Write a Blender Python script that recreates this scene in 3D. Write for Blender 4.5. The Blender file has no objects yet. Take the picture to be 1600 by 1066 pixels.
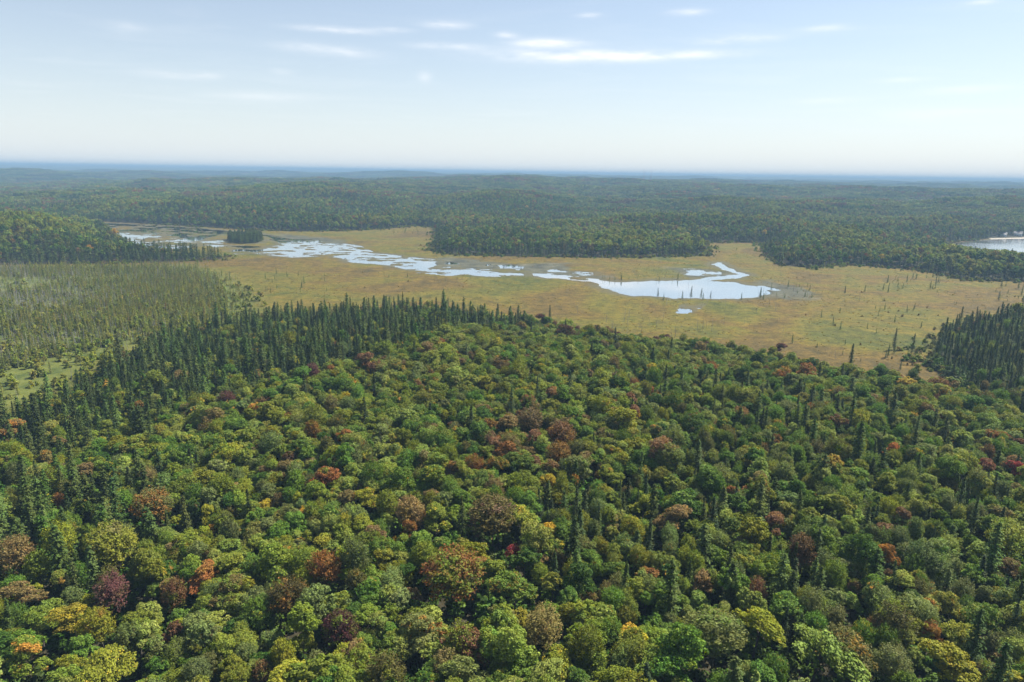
import bpy, math, random
import numpy as np
from mathutils import Matrix, Vector

random.seed(7)
rng = np.random.default_rng(11)
SC = bpy.context.scene
COL = SC.collection
R = math.radians

# ------------------------------------------------------------------ camera
CAM_Z = 95.0
FPX = 1067.0                      # focal length in photograph pixels (1600 wide)
PITCH, ROLL = 13.86, 0.895
cam_data = bpy.data.cameras.new("camera")
cam_data.sensor_width = 36.0
cam_data.lens = 36.0 * FPX / 1600.0
cam_data.clip_start = 0.5
cam_data.clip_end = 120000.0
cam = bpy.data.objects.new("camera", cam_data)
COL.objects.link(cam)
CAM_ROT = Matrix.Rotation(R(90 - PITCH), 4, 'X') @ Matrix.Rotation(R(ROLL), 4, 'Z')
cam.matrix_world = Matrix.Translation((0, 0, CAM_Z)) @ CAM_ROT
SC.camera = cam

# ------------------------------------------------------------------ sun, sky, exposure
SUN_ELEV, SUN_AZ = 50.0, 60.0      # azimuth clockwise from the viewing direction (+Y)
sun_data = bpy.data.lights.new("sun", 'SUN')
sun_data.energy = 5.0
sun_data.angle = R(0.55)
sun_data.color = (1.0, 0.93, 0.82)
sun = bpy.data.objects.new("sun", sun_data)
COL.objects.link(sun)
sd = Vector((math.sin(R(SUN_AZ)) * math.cos(R(SUN_ELEV)), math.cos(R(SUN_AZ)) * math.cos(R(SUN_ELEV)), math.sin(R(SUN_ELEV))))
sun.rotation_euler = sd.to_track_quat('Z', 'Y').to_euler()

world = bpy.data.worlds.new("World")
SC.world = world
world.use_nodes = True
SKY_STRENGTH = 0.056


def nd(nt, typ, **kw):
    n = nt.nodes.new(typ)
    for k, v in kw.items():
        if k.startswith('i_'):
            n.inputs[k[2:].replace('_', ' ')].default_value = v
        else:
            setattr(n, k, v)
    return n


def build_world():
    nt = world.node_tree
    nt.nodes.clear()
    L = nt.links.new
    out = nd(nt, 'ShaderNodeOutputWorld')
    bg = nd(nt, 'ShaderNodeBackground')
    bg.inputs['Strength'].default_value = SKY_STRENGTH
    sky = nd(nt, 'ShaderNodeTexSky')
    sky.sky_type = 'NISHITA'
    sky.sun_disc = False
    sky.sun_elevation = R(SUN_ELEV)
    sky.sun_rotation = R(SUN_AZ)
    sky.altitude = 300.0
    sky.air_density = 1.0
    sky.dust_density = 0.5
    sky.ozone_density = 1.0
    tc = nd(nt, 'ShaderNodeTexCoord')
    sep = nd(nt, 'ShaderNodeSeparateXYZ')
    L(tc.outputs['Generated'], sep.inputs[0])
    # thin high cloud sheet: the view direction projected on a flat layer overhead
    zc = nd(nt, 'ShaderNodeMath', operation='MAXIMUM'); zc.inputs[1].default_value = 0.02
    L(sep.outputs['Z'], zc.inputs[0])
    dx = nd(nt, 'ShaderNodeMath', operation='DIVIDE'); L(sep.outputs['X'], dx.inputs[0]); L(zc.outputs[0], dx.inputs[1])
    dy = nd(nt, 'ShaderNodeMath', operation='DIVIDE'); L(sep.outputs['Y'], dy.inputs[0]); L(zc.outputs[0], dy.inputs[1])
    cb = nd(nt, 'ShaderNodeCombineXYZ'); L(dx.outputs[0], cb.inputs[0]); L(dy.outputs[0], cb.inputs[1])
    mp = nd(nt, 'ShaderNodeMapping'); mp.inputs['Scale'].default_value = (0.55, 0.8, 1.0)
    mp.inputs['Location'].default_value = (3.1, 1.7, 0.0); mp.inputs['Rotation'].default_value = (0, 0, R(12))
    L(cb.outputs[0], mp.inputs['Vector'])
    n1 = nd(nt, 'ShaderNodeTexNoise'); n1.inputs['Scale'].default_value = 1.0; n1.inputs['Detail'].default_value = 7.0
    n1.inputs['Roughness'].default_value = 0.6; n1.inputs['Distortion'].default_value = 0.6
    L(mp.outputs[0], n1.inputs['Vector'])
    r1 = nd(nt, 'ShaderNodeMapRange'); r1.inputs['From Min'].default_value = 0.5; r1.inputs['From Max'].default_value = 0.85
    r1.inputs['To Max'].default_value = 0.16
    L(n1.outputs['Fac'], r1.inputs['Value'])
    # a few distinct cirrus streaks: (azimuth deg, elevation deg, half width, half height, strength)
    streaks = []
    for (px, py, hw, hh, st_) in [(530, 47, 60, 5, .7), (612, 46, 28, 4, .5), (697, 39, 32, 6, .75), (490, 75, 70, 8, .4), (700, 72, 60, 5, .5), (790, 55, 18, 5, .5), (855, 68, 55, 7, .95),
                                  (900, 88, 130, 9, .95), (1050, 86, 110, 6, .8), (1150, 62, 60, 6, .65), (1075, 19, 28, 5, .6), (925, 24, 22, 4, .45), (1295, 44, 35, 5, .45), (415, 151, 70, 7, .5),
                                  (270, 117, 50, 6, .5), (325, 119, 18, 5, .6), (442, 112, 16, 5, .5), (663, 122, 10, 8, .45), (1540, 3, 25, 4, .5), (1500, 140, 60, 6, .4), (1410, 125, 40, 4, .35),
                                  (560, 85, 40, 6, .35), (200, 45, 25, 10, .35), (1290, 158, 50, 5, .25), (1480, 178, 80, 9, .35)]:
        v_ = CAM_ROT.to_3x3() @ Vector(((px - 800) / FPX, -(py - 533) / FPX, -1)); D_ = v_.length; v_.normalize()
        streaks.append((math.degrees(math.atan2(v_.x, v_.y)), math.degrees(math.asin(v_.z)), math.degrees(hw / FPX / D_), math.degrees(hh / FPX / D_), st_ * (1.1 if px > 450 else .7)))
    az = nd(nt, 'ShaderNodeMath', operation='ARCTAN2'); L(sep.outputs['X'], az.inputs[0]); L(sep.outputs['Y'], az.inputs[1])
    el = nd(nt, 'ShaderNodeMath', operation='ARCSINE'); L(sep.outputs['Z'], el.inputs[0])
    wob = nd(nt, 'ShaderNodeTexNoise'); wob.inputs['Scale'].default_value = 26.0; wob.inputs['Detail'].default_value = 6.0
    wob.inputs['Roughness'].default_value = 0.62
    mw = nd(nt, 'ShaderNodeMapping'); mw.inputs['Scale'].default_value = (0.6, 0.6, 2.6)
    L(tc.outputs['Generated'], mw.inputs['Vector']); L(mw.outputs[0], wob.inputs['Vector'])
    acc = None
    for (a, e, hw, hh, s) in streaks:
        da = nd(nt, 'ShaderNodeMath', operation='SUBTRACT'); L(az.outputs[0], da.inputs[0]); da.inputs[1].default_value = R(a)
        da2 = nd(nt, 'ShaderNodeMath', operation='DIVIDE'); L(da.outputs[0], da2.inputs[0]); da2.inputs[1].default_value = R(hw)
        de = nd(nt, 'ShaderNodeMath', operation='SUBTRACT'); L(el.outputs[0], de.inputs[0]); de.inputs[1].default_value = R(e)
        de2 = nd(nt, 'ShaderNodeMath', operation='DIVIDE'); L(de.outputs[0], de2.inputs[0]); de2.inputs[1].default_value = R(hh)
        pa = nd(nt, 'ShaderNodeMath', operation='MULTIPLY'); L(da2.outputs[0], pa.inputs[0]); L(da2.outputs[0], pa.inputs[1])
        pe = nd(nt, 'ShaderNodeMath', operation='MULTIPLY_ADD'); L(de2.outputs[0], pe.inputs[0]); L(de2.outputs[0], pe.inputs[1]); L(pa.outputs[0], pe.inputs[2])
        ne = nd(nt, 'ShaderNodeMath', operation='MULTIPLY'); L(pe.outputs[0], ne.inputs[0]); ne.inputs[1].default_value = -1.1
        ex = nd(nt, 'ShaderNodeMath', operation='EXPONENT'); L(ne.outputs[0], ex.inputs[0])
        sc = nd(nt, 'ShaderNodeMath', operation='MULTIPLY'); L(ex.outputs[0], sc.inputs[0]); sc.inputs[1].default_value = s
        if acc is None:
            acc = sc
        else:
            ad = nd(nt, 'ShaderNodeMath', operation='ADD'); L(acc.outputs[0], ad.inputs[0]); L(sc.outputs[0], ad.inputs[1]); acc = ad
    wr = nd(nt, 'ShaderNodeMapRange'); wr.inputs['From Min'].default_value = 0.36; wr.inputs['From Max'].default_value = 0.68
    wr.inputs['To Min'].default_value = 0.25; wr.inputs['To Max'].default_value = 1.25
    L(wob.outputs['Fac'], wr.inputs['Value'])
    st = nd(nt, 'ShaderNodeMath', operation='MULTIPLY'); L(acc.outputs[0], st.inputs[0]); L(wr.outputs[0], st.inputs[1])
    tot = nd(nt, 'ShaderNodeMath', operation='ADD', use_clamp=True); L(st.outputs[0], tot.inputs[0]); L(r1.outputs[0], tot.inputs[1])
    up = nd(nt, 'ShaderNodeMapRange'); up.inputs['From Min'].default_value = 0.0; up.inputs['From Max'].default_value = 0.08
    L(sep.outputs['Z'], up.inputs['Value'])
    tot2 = nd(nt, 'ShaderNodeMath', operation='MULTIPLY'); L(tot.outputs[0], tot2.inputs[0]); L(up.outputs[0], tot2.inputs[1])
    cl = nd(nt, 'ShaderNodeMath', operation='MULTIPLY'); L(tot2.outputs[0], cl.inputs[0]); cl.inputs[1].default_value = 0.75
    mix = nd(nt, 'ShaderNodeMix', data_type='RGBA')
    L(cl.outputs[0], mix.inputs['Factor'])
    # milky summer air: a pale veil that thickens evenly towards the horizon all round
    vz = nd(nt, 'ShaderNodeMath', operation='MULTIPLY'); L(sep.outputs['Z'], vz.inputs[0]); vz.inputs[1].default_value = -8.5
    ve = nd(nt, 'ShaderNodeMath', operation='EXPONENT'); L(vz.outputs[0], ve.inputs[0])
    vf = nd(nt, 'ShaderNodeMath', operation='MULTIPLY_ADD', use_clamp=True); L(ve.outputs[0], vf.inputs[0]); vf.inputs[1].default_value = 0.75; vf.inputs[2].default_value = 0.16
    veil = nd(nt, 'ShaderNodeMix', data_type='RGBA'); L(vf.outputs[0], veil.inputs['Factor']); L(sky.outputs[0], veil.inputs['A'])
    veil.inputs['B'].default_value = (6.35, 6.75, 7.1, 1)
    L(veil.outputs['Result'], mix.inputs['A'])
    mix.inputs['B'].default_value = (8.6, 8.6, 8.7, 1)
    L(mix.outputs['Result'], bg.inputs['Color'])
    L(bg.outputs[0], out.inputs['Surface'])


build_world()
vs = SC.view_settings
vs.view_transform = 'Standard'
vs.look = 'None'
vs.exposure = 1.32
vs.gamma = 1.0
SC.render.engine = 'CYCLES'
cy = SC.cycles
cy.use_denoising = True
cy.max_bounces = 4
cy.use_adaptive_sampling = True
cy.adaptive_threshold = 0.02
cy.diffuse_bounces = 1
cy.glossy_bounces = 2
cy.transmission_bounces = 2
cy.volume_bounces = 0
cy.transparent_max_bounces = 4
cy.caustics_reflective = False
cy.caustics_refractive = False

# ------------------------------------------------------------------ photograph pixel <-> place
CR = np.array(CAM_ROT.to_3x3())


def at(px, py, z=0.0):
    """ground position (x, y) seen at a photograph pixel, on the level z"""
    d = CR @ np.array([(px - 800.0) / FPX, -(py - 533.0) / FPX, -1.0])
    t = (z - CAM_Z) / d[2] if d[2] < -1e-4 else 60000.0
    return d[0] * t, d[1] * t


def to_px(P):
    Q = (np.asarray(P, float) - np.array([0, 0, CAM_Z])) @ CR
    w = np.maximum(-Q[..., 2], 1e-3)
    return np.stack([800 + Q[..., 0] / w * FPX, 533 - Q[..., 1] / w * FPX, w], -1)


def poly(pts, z=0.0):
    return np.array([at(a, b, z) for a, b in pts])


# ------------------------------------------------------------------ numpy noise and distance helpers
def _hash(ix, iy, seed):
    h = (ix.astype(np.int64) * 374761393 + iy.astype(np.int64) * 668265263 + seed * 1442695041) & 0xffffffff
    h = ((h ^ (h >> 13)) * 1274126177) & 0xffffffff
    h = (h ^ (h >> 16)) & 0xffff
    return h / 65535.0


def vnoise(x, y, seed=0):
    ix, iy = np.floor(x), np.floor(y)
    fx, fy = x - ix, y - iy
    fx = fx * fx * (3 - 2 * fx); fy = fy * fy * (3 - 2 * fy)
    a = _hash(ix, iy, seed); b = _hash(ix + 1, iy, seed); c = _hash(ix, iy + 1, seed); d = _hash(ix + 1, iy + 1, seed)
    return (a * (1 - fx) + b * fx) * (1 - fy) + (c * (1 - fx) + d * fx) * fy


def fbm(x, y, scale, seed=0, oct=4):
    s, a, t = 0.0, 1.0, 0.0
    x = x / scale; y = y / scale
    for k in range(oct):
        s = s + a * vnoise(x, y, seed + k * 17); t += a
        a *= 0.55; x = x * 2.03 + 11.3; y = y * 2.03 + 5.7
    return s / t


def sdf(P, poly_pts, chunk=40000):
    """signed distance to a polygon, positive inside"""
    A = poly_pts; B = np.roll(A, -1, 0)
    out = np.empty(len(P))
    for s in range(0, len(P), chunk):
        p = P[s:s + chunk]
        d2 = np.full(len(p), 1e18); ins = np.zeros(len(p), bool)
        for a, b in zip(A, B):
            e = b - a; w = p - a
            t = np.clip((w @ e) / max(e @ e, 1e-9), 0, 1)
            q = w - t[:, None] * e
            d2 = np.minimum(d2, (q * q).sum(1))
            c = ((a[1] > p[:, 1]) != (b[1] > p[:, 1]))
            if a[1] != b[1]:
                ins ^= c & (p[:, 0] < e[0] * (p[:, 1] - a[1]) / (b[1] - a[1]) + a[0])
        out[s:s + chunk] = np.where(ins, 1, -1) * np.sqrt(d2)
    return out


def inside(P, poly_pts):
    return sdf(P, poly_pts) > 0


def smooth(a, b, x):
    t = np.clip((x - a) / (b - a), 0, 1)
    return t * t * (3 - 2 * t)


# ------------------------------------------------------------------ outlines on the ground
FLAT = poly([(150, 346), (230, 350), (300, 354), (405, 360), (470, 362), (540, 361), (604, 358), (650, 353), (678, 356), (684, 372), (672, 390),
             (690, 396), (719, 399), (817, 401), (935, 403), (1020, 402), (1070, 401), (1104, 399), (1106, 388), (1097, 381), (1140, 379), (1195, 380),
             (1194, 394), (1215, 414), (1263, 419), (1330, 414), (1431, 422), (1512, 438), (1590, 440), (1660, 446), (1720, 455),
             (1720, 500), (1640, 500), (1560, 503), (1500, 510), (1466, 532), (1450, 562), (1478, 590), (1508, 615), (1530, 640),
             (1480, 628), (1400, 607), (1300, 592), (1200, 572), (1100, 556), (1000, 541), (860, 522), (800, 509), (700, 490), (620, 487), (560, 494),
             (430, 502), (330, 517), (230, 548), (172, 580), (140, 608), (60, 640), (-90, 690), (-120, 413), (0, 414), (100, 413), (230, 411),
             (345, 406), (350, 402), (320, 401), (262, 398), (215, 393), (194, 385), (182, 373), (166, 358)])
BOG = poly([(-100, 416), (100, 415), (230, 413), (300, 411), (370, 432), (420, 470), (400, 505), (330, 517), (230, 548), (172, 580), (140, 608), (60, 640), (-90, 690)])
CLEARING = poly([(-60, 600), (30, 576), (100, 556), (160, 548), (172, 580), (140, 608), (60, 640), (-90, 690)])
LAKE = poly([(1476, 383), (1500, 378), (1546, 373.5), (1600, 372), (1760, 372), (1760, 412), (1600, 405), (1540, 398), (1490, 389)])
LAKE_BACK = float(np.hypot(*at(1560, 383)))
ISLAND = poly([(356, 375), (364, 372), (385, 371), (405, 372), (413, 376), (408, 380), (383, 381), (360, 380)])
WATER = [poly(p) for p in (
    [(400, 396), (415, 389), (437, 382), (462, 380), (490, 378), (512, 382), (531, 389), (561, 390), (571, 394), (587, 396), (623, 399), (642, 402),
     (677, 405), (683, 414), (662, 420), (634, 420.6), (610, 415), (584, 412), (550, 410), (535, 404), (512, 400), (456, 402), (424, 399)],
    [(412, 367), (432, 369), (455, 374), (490, 374), (505, 377), (465, 382), (440, 382), (425, 374)],
    [(155, 348), (196, 350), (245, 351.5), (271, 354), (305, 356), (356, 361), (400, 364), (420, 369), (356, 365), (318, 364.5), (281, 361), (249, 355.5), (206, 353.5), (168, 352)],
    [(183, 363), (215, 365), (228, 371), (219, 377), (196, 376), (183, 370)],
    [(275, 375.5), (299, 370), (322, 372.5), (309, 377), (280, 377)],
    [(655, 419), (700, 421), (744, 421.5), (763, 422.5), (789, 424.5), (818, 426), (818, 430), (789, 430), (763, 428), (744, 426.5), (700, 425), (650, 422)],
    [(832, 425.5), (857, 427), (885, 429.5), (913, 433), (935, 436), (935, 440), (913, 439), (885, 436), (857, 434), (836, 430)],
    [(900, 424), (922, 425), (934, 430), (915, 430.5), (902, 429)],
    [(920, 436), (931, 437), (957, 440), (984, 440.6), (1014, 439), (1051, 438), (1089, 437.5), (1100, 433), (1126, 431.5), (1156, 428.5), (1139, 424.5), (1123, 417.5),
     (1111, 412.5), (1124, 410), (1140, 418), (1155, 425), (1169, 429.4), (1158, 434), (1126, 436.5), (1109, 438.5), (1143, 440), (1162, 444), (1184, 448), (1197, 452),
     (1207, 458.5), (1182, 463), (1154, 466.5), (1122, 467), (1085, 465.5), (1051, 465.5), (1025, 463), (991, 461.5), (967, 457.5), (942, 450), (928, 441)],
)]
PATCHY = [poly(p) for p in (
    [(158, 350), (250, 353), (330, 362), (352, 368), (345, 381), (290, 388), (235, 390), (205, 386), (182, 366)],
    [(330, 381), (400, 385), (416, 389), (412, 397), (372, 397), (340, 388)],
    [(1062, 421), (1080, 420), (1122, 425), (1122, 430), (1075, 429.5)],
    [(1068, 477), (1085, 474), (1099, 474), (1090, 482), (1075, 488), (1062, 489)],
    [(650, 421), (760, 424), (800, 428), (770, 433), (700, 430), (640, 424)],
    [(690, 408), (770, 412), (830, 416), (880, 420), (905, 427), (830, 424), (760, 421), (690, 417)],
    [(1190, 447), (1225, 455), (1215, 462), (1190, 463)],
    [(455, 376), (510, 377), (560, 384), (580, 393), (530, 388)],
)]
MUD = [poly(p) for p in (
    [(676, 402), (759, 405), (800, 414), (850, 409), (885, 412), (905, 425), (934, 432), (880, 430), (820, 426), (765, 421), (684, 418)],
    [(440, 366), (520, 374), (575, 382), (560, 390), (500, 380), (440, 375)],
    [(1055, 418), (1110, 420), (1155, 430), (1110, 437), (1050, 434)],
    [(1188, 438), (1250, 446), (1275, 458), (1240, 470), (1195, 468)],
)]

EL_R = np.array([0, 60, 130, 220, 320, 420, 520, 680, 850, 1050, 1300, 1700, 2200, 3000, 4200, 5600, 8000, 12000, 20000, 60000.0])
EL_A = np.array([-60, -36, -26, -14, -3, 8, 20, 30, 45, 60.0])
EL = np.array([
    [5, 5, 6, 8, 9, 9, 9, 8, 8, 8], [5, 5, 6, 8, 9, 9, 9, 8, 8, 8], [5, 5, 6, 8, 9, 10, 10, 9, 8, 8], [5, 4, 6, 9, 10, 10, 10, 9, 8, 8],
    [5, 3, 5, 9, 11, 10, 9, 8, 7, 7], [5, 2, 3, 7, 8, 7, 6, 5, 5, 5], [8, 6, 5, 5, 5, 5, 5, 5, 6, 8], [9, 8, 6, 6, 5, 5, 5, 4, 4, 8], [11, 9, 7, 7, 6, 6, 7, 5, 4, 8],
    [11, 9, 8, 8, 9, 9, 9, 8, 6, 8], [10, 8, 10, 14, 17, 17, 15, 12, 6, 6], [12, 8, 20, 27, 27, 24, 26, 22, 14, 14], [14, 10, 30, 40, 34, 32, 26, 20, 18, 24],
    [6, 4, 22, 34, 50, 50, 42, 32, 28, 30], [4, 2, 4, 12, 34, 40, 44, 40, 34, 34], [6, 4, 6, 14, 34, 40, 42, 40, 38, 42], [20, 20, 22, 32, 46, 50, 52, 50, 50, 50],
    [58, 60, 58, 58, 60, 62, 64, 64, 64, 66], [74, 74, 74, 74, 74, 76, 76, 76, 76, 76], [78, 78, 78, 78, 78, 78, 78, 78, 78, 78]], float)


# wooded hills beyond the valley: bearing as a photograph column, distance, height, half width, half depth
FAR_HILLS = [(60, 5200, 40, 420, 500), (255, 5700, 36, 260, 400), (600, 6600, 36, 520, 500), (430, 7400, 26, 500, 500), (760, 4300, 16, 420, 400), (1250, 5200, 18, 700, 400), (1500, 6400, 18, 700, 400)]


def land_table(x, y):
    r = np.hypot(x, y); a = np.degrees(np.arctan2(x, y))
    a = np.clip(a, EL_A[0], EL_A[-1])
    i = np.clip(np.searchsorted(EL_R, r) - 1, 0, len(EL_R) - 2); j = np.clip(np.searchsorted(EL_A, a) - 1, 0, len(EL_A) - 2)
    u = np.clip((r - EL_R[i]) / (EL_R[i + 1] - EL_R[i]), 0, 1); v = np.clip((a - EL_A[j]) / (EL_A[j + 1] - EL_A[j]), 0, 1)
    u = u * u * (3 - 2 * u); v = v * v * (3 - 2 * v)
    return (EL[i, j] * (1 - u) + EL[i + 1, j] * u) * (1 - v) + (EL[i, j + 1] * (1 - u) + EL[i + 1, j + 1] * u) * v


def terrain(x, y, want_masks=False):
    """height of the land; water basins are dug below the water level of -0.3 m"""
    x = np.asarray(x, float).ravel(); y = np.asarray(y, float).ravel()
    P = np.stack([x, y], 1); r = np.hypot(x, y)
    h = land_table(x, y)
    amp = np.interp(r, [0, 300, 900, 2000, 5000, 9000, 20000], [1.5, 3, 14, 32, 38, 40, 40])
    h = h + (np.where(r > 3500, fbm(x, y, 2200, 4, 4), fbm(x, y, 900, 3, 4)) * smooth(3000, 4500, r) + fbm(x, y, 900, 3, 4) * (1 - smooth(3000, 4500, r)) - 0.5) * 2 * amp * 0.8 + (fbm(x, y, np.where(r > 600, 280, 160), 9, 3) - 0.5) * 2 * np.minimum(amp, 18) * np.where(r > 700, 1.5, .6)
    for (px, rr_, hh, wd, dp) in FAR_HILLS:
        a_ = math.atan2(px - 800, FPX); cx_, cy_ = math.sin(a_) * rr_, math.cos(a_) * rr_
        u_ = (x - cx_) * math.cos(a_) - (y - cy_) * math.sin(a_); v_ = (x - cx_) * math.sin(a_) + (y - cy_) * math.cos(a_)
        h = h + hh * np.exp(-(u_ / wd) ** 2 - (v_ / dp) ** 2)
    h = np.minimum(np.maximum(h, 1.0), 82.0)
    flat = np.full(len(x), -500.0); lake = np.full(len(x), -500.0)
    m = (r < 1900) & (y > 100)
    if m.any():
        flat[m] = sdf(P[m], FLAT); lake[m] = sdf(P[m], LAKE)
    marsh = flat > 0
    rise = smooth(0, 130, -np.maximum(flat, lake))
    h = np.where(np.maximum(flat, lake) > 0, 0.0, 0.25 + (h - 0.25) * rise)
    h = np.where(lake > 0, -np.minimum(lake * 0.1, 2.0) - 0.1, h)
    wet = np.zeros(len(x)); mud = np.zeros(len(x))
    if marsh.any():
        q = P[marsh]; qx, qy = q[:, 0], q[:, 1]
        n1 = fbm(qx, qy, 14, 21, 3) - 0.5; n2 = fbm(qx, qy, 34, 31, 4) - 0.5
        base = 0.06 + (fbm(qx, qy, 5, 41, 2) - 0.5) * 0.30
        w = np.full(len(q), -200.0)
        MATS = np.ones(len(q), bool)
        for k, p in enumerate(WATER):
            sp = sdf(q, p); w = np.maximum(w, sp)
            if k == 8: MATS = sp < 0
        wq = w + n1 * 9.0
        wq = np.minimum(wq, np.where(MATS & (w < 40), (0.10 - (fbm(qx * .6, qy, 9, 33, 3) - 0.5)) * 60, 99))          # reed mats in the shallows
        pw = np.full(len(q), -200.0)
        for p in PATCHY:
            pw = np.maximum(pw, sdf(q, p))
        pq = np.minimum(pw, 12) * 0.25 + (fbm(qx, qy, 22, 51, 4) - 0.58) * 60
        wat = np.maximum(wq, np.where(pw > -3, pq, -99))
        isl = sdf(q, ISLAND)
        wat = np.where(isl > -6, -5.0, wat)
        md = np.full(len(q), -200.0)
        for p in MUD:
            md = np.maximum(md, sdf(q, p))
        hh = base - smooth(-2.5, 2.5, wat) * 0.9
        hh = hh - smooth(-10, 10, md + n2 * 40) * 0.12
        hh = np.where(isl > 0, 0.5, hh)
        h[marsh] = hh
        wet[marsh] = smooth(-16, 0, wat + n1 * 10)
        mud[marsh] = smooth(-8, 12, md + n2 * 50)
    if want_masks:
        return h, flat, lake, wet, mud
    return h


# ------------------------------------------------------------------ materials
def new_mat(name):
    m = bpy.data.materials.new(name); m.use_nodes = True
    nt = m.node_tree; nt.nodes.clear()
    return m, nt, nd(nt, 'ShaderNodeOutputMaterial')


def ramp(nt, stops):
    n = nt.nodes.new('ShaderNodeValToRGB'); e = n.color_ramp.elements
    while len(e) < len(stops):
        e.new(0.5)
    for k, (p, c) in enumerate(stops):
        e[k].position = p; e[k].color = (*c, 1)
    return n


def mixc(nt, fac, a, b, blend='MIX'):
    n = nt.nodes.new('ShaderNodeMix'); n.data_type = 'RGBA'; n.blend_type = blend
    for s, v in (('Factor', fac), ('A', a), ('B', b)):
        if isinstance(v, (int, float)):
            n.inputs[s].default_value = v
        elif isinstance(v, tuple):
            n.inputs[s].default_value = (*v, 1) if len(v) == 3 else v
        else:
            nt.links.new(v, n.inputs[s])
    return n.outputs['Result']


def leaf_material(name, rough=0.5, trans=0.28, spec=0.35, vary=0.5):
    m, nt, out = new_mat(name); L = nt.links.new
    ta = nd(nt, 'ShaderNodeAttribute', attribute_type='INSTANCER', attribute_name='tint')
    ac = nd(nt, 'ShaderNodeAttribute', attribute_type='INSTANCER', attribute_name='accent')
    tc = nd(nt, 'ShaderNodeTexCoord'); oi = nd(nt, 'ShaderNodeObjectInfo'); geo = nd(nt, 'ShaderNodeNewGeometry')
    off = nd(nt, 'ShaderNodeVectorMath', operation='ADD'); L(tc.outputs['Object'], off.inputs[0])
    sc = nd(nt, 'ShaderNodeMath', operation='MULTIPLY'); L(oi.outputs['Random'], sc.inputs[0]); sc.inputs[1].default_value = 90.0
    L(sc.outputs[0], off.inputs[1])
    no = nd(nt, 'ShaderNodeTexNoise'); no.inputs['Scale'].default_value = 0.3; no.inputs['Detail'].default_value = 3.0
    L(off.outputs[0], no.inputs['Vector'])
    # accent leaves gather in patches: threshold follows the accent's share (alpha)
    inv = nd(nt, 'ShaderNodeMath', operation='MULTIPLY_ADD'); L(ac.outputs['Alpha'], inv.inputs[0]); inv.inputs[1].default_value = -0.42; inv.inputs[2].default_value = 0.80
    df = nd(nt, 'ShaderNodeMath', operation='SUBTRACT'); L(no.outputs['Fac'], df.inputs[0]); L(inv.outputs[0], df.inputs[1])
    rnd = nd(nt, 'ShaderNodeMath', operation='MULTIPLY_ADD'); L(geo.outputs['Random Per Island'], rnd.inputs[0]); rnd.inputs[1].default_value = 0.12; L(df.outputs[0], rnd.inputs[2])
    mr = nd(nt, 'ShaderNodeMapRange'); mr.inputs['From Min'].default_value = 0.0; mr.inputs['From Max'].default_value = 0.13; L(rnd.outputs[0], mr.inputs['Value'])
    c1 = mixc(nt, mr.outputs[0], ta.outputs['Color'], ac.outputs['Color'])
    hs = nd(nt, 'ShaderNodeHueSaturation')
    hv = nd(nt, 'ShaderNodeMapRange'); L(geo.outputs['Random Per Island'], hv.inputs['Value'])
    hv.inputs['To Min'].default_value = 1 - vary * 0.6; hv.inputs['To Max'].default_value = 1 + vary * 0.75
    L(hv.outputs[0], hs.inputs['Value'])
    hh = nd(nt, 'ShaderNodeMapRange'); L(no.outputs['Fac'], hh.inputs['Value']); hh.inputs['From Min'].default_value = 0.3; hh.inputs['From Max'].default_value = 0.7
    hh.inputs['To Min'].default_value = 0.475; hh.inputs['To Max'].default_value = 0.52
    L(hh.outputs[0], hs.inputs['Hue']); L(c1, hs.inputs['Color'])
    pb = nd(nt, 'ShaderNodeBsdfPrincipled'); L(hs.outputs[0], pb.inputs['Base Color'])
    pb.inputs['Roughness'].default_value = rough; pb.inputs['Specular IOR Level'].default_value = spec
    tr = nd(nt, 'ShaderNodeBsdfTranslucent')
    hs2 = nd(nt, 'ShaderNodeHueSaturation'); hs2.inputs['Hue'].default_value = 0.49; hs2.inputs['Saturation'].default_value = 1.15; hs2.inputs['Value'].default_value = 1.25
    L(hs.outputs[0], hs2.inputs['Color']); L(hs2.outputs[0], tr.inputs['Color'])
    mx = nd(nt, 'ShaderNodeMixShader'); mx.inputs[0].default_value = trans
    L(pb.outputs[0], mx.inputs[1]); L(tr.outputs[0], mx.inputs[2]); L(mx.outputs[0], out.inputs['Surface'])
    return m


M_LEAF = leaf_material('broad_leaves', 0.6, 0.25, 0.08, 0.55)
M_NEEDLE = leaf_material('needles', 0.7, 0.15, 0.1, 0.6)
M_LARCH = leaf_material('larch_needles', 0.7, 0.42, 0.1, 0.6)
M_GRASS = leaf_material('sedge_blades', 0.6, 0.2, 0.2, 0.4)


def bark_material(name, c1, c2):
    m, nt, out = new_mat(name); L = nt.links.new
    tc = nd(nt, 'ShaderNodeTexCoord'); mp = nd(nt, 'ShaderNodeMapping'); mp.inputs['Scale'].default_value = (6, 6, 0.8)
    L(tc.outputs['Object'], mp.inputs[0])
    n = nd(nt, 'ShaderNodeTexNoise'); n.inputs['Scale'].default_value = 2.0; n.inputs['Detail'].default_value = 5; L(mp.outputs[0], n.inputs['Vector'])
    rp = ramp(nt, [(0.3, c1), (0.7, c2)]); L(n.outputs['Fac'], rp.inputs[0])
    pb = nd(nt, 'ShaderNodeBsdfPrincipled'); pb.inputs['Roughness'].default_value = 0.9; L(rp.outputs[0], pb.inputs['Base Color'])
    L(pb.outputs[0], out.inputs['Surface'])
    return m


M_BARK = bark_material('bark', (0.035, 0.028, 0.022), (0.11, 0.095, 0.08))
M_DEAD = bark_material('weathered_wood', (0.14, 0.13, 0.13), (0.30, 0.29, 0.28))


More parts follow.
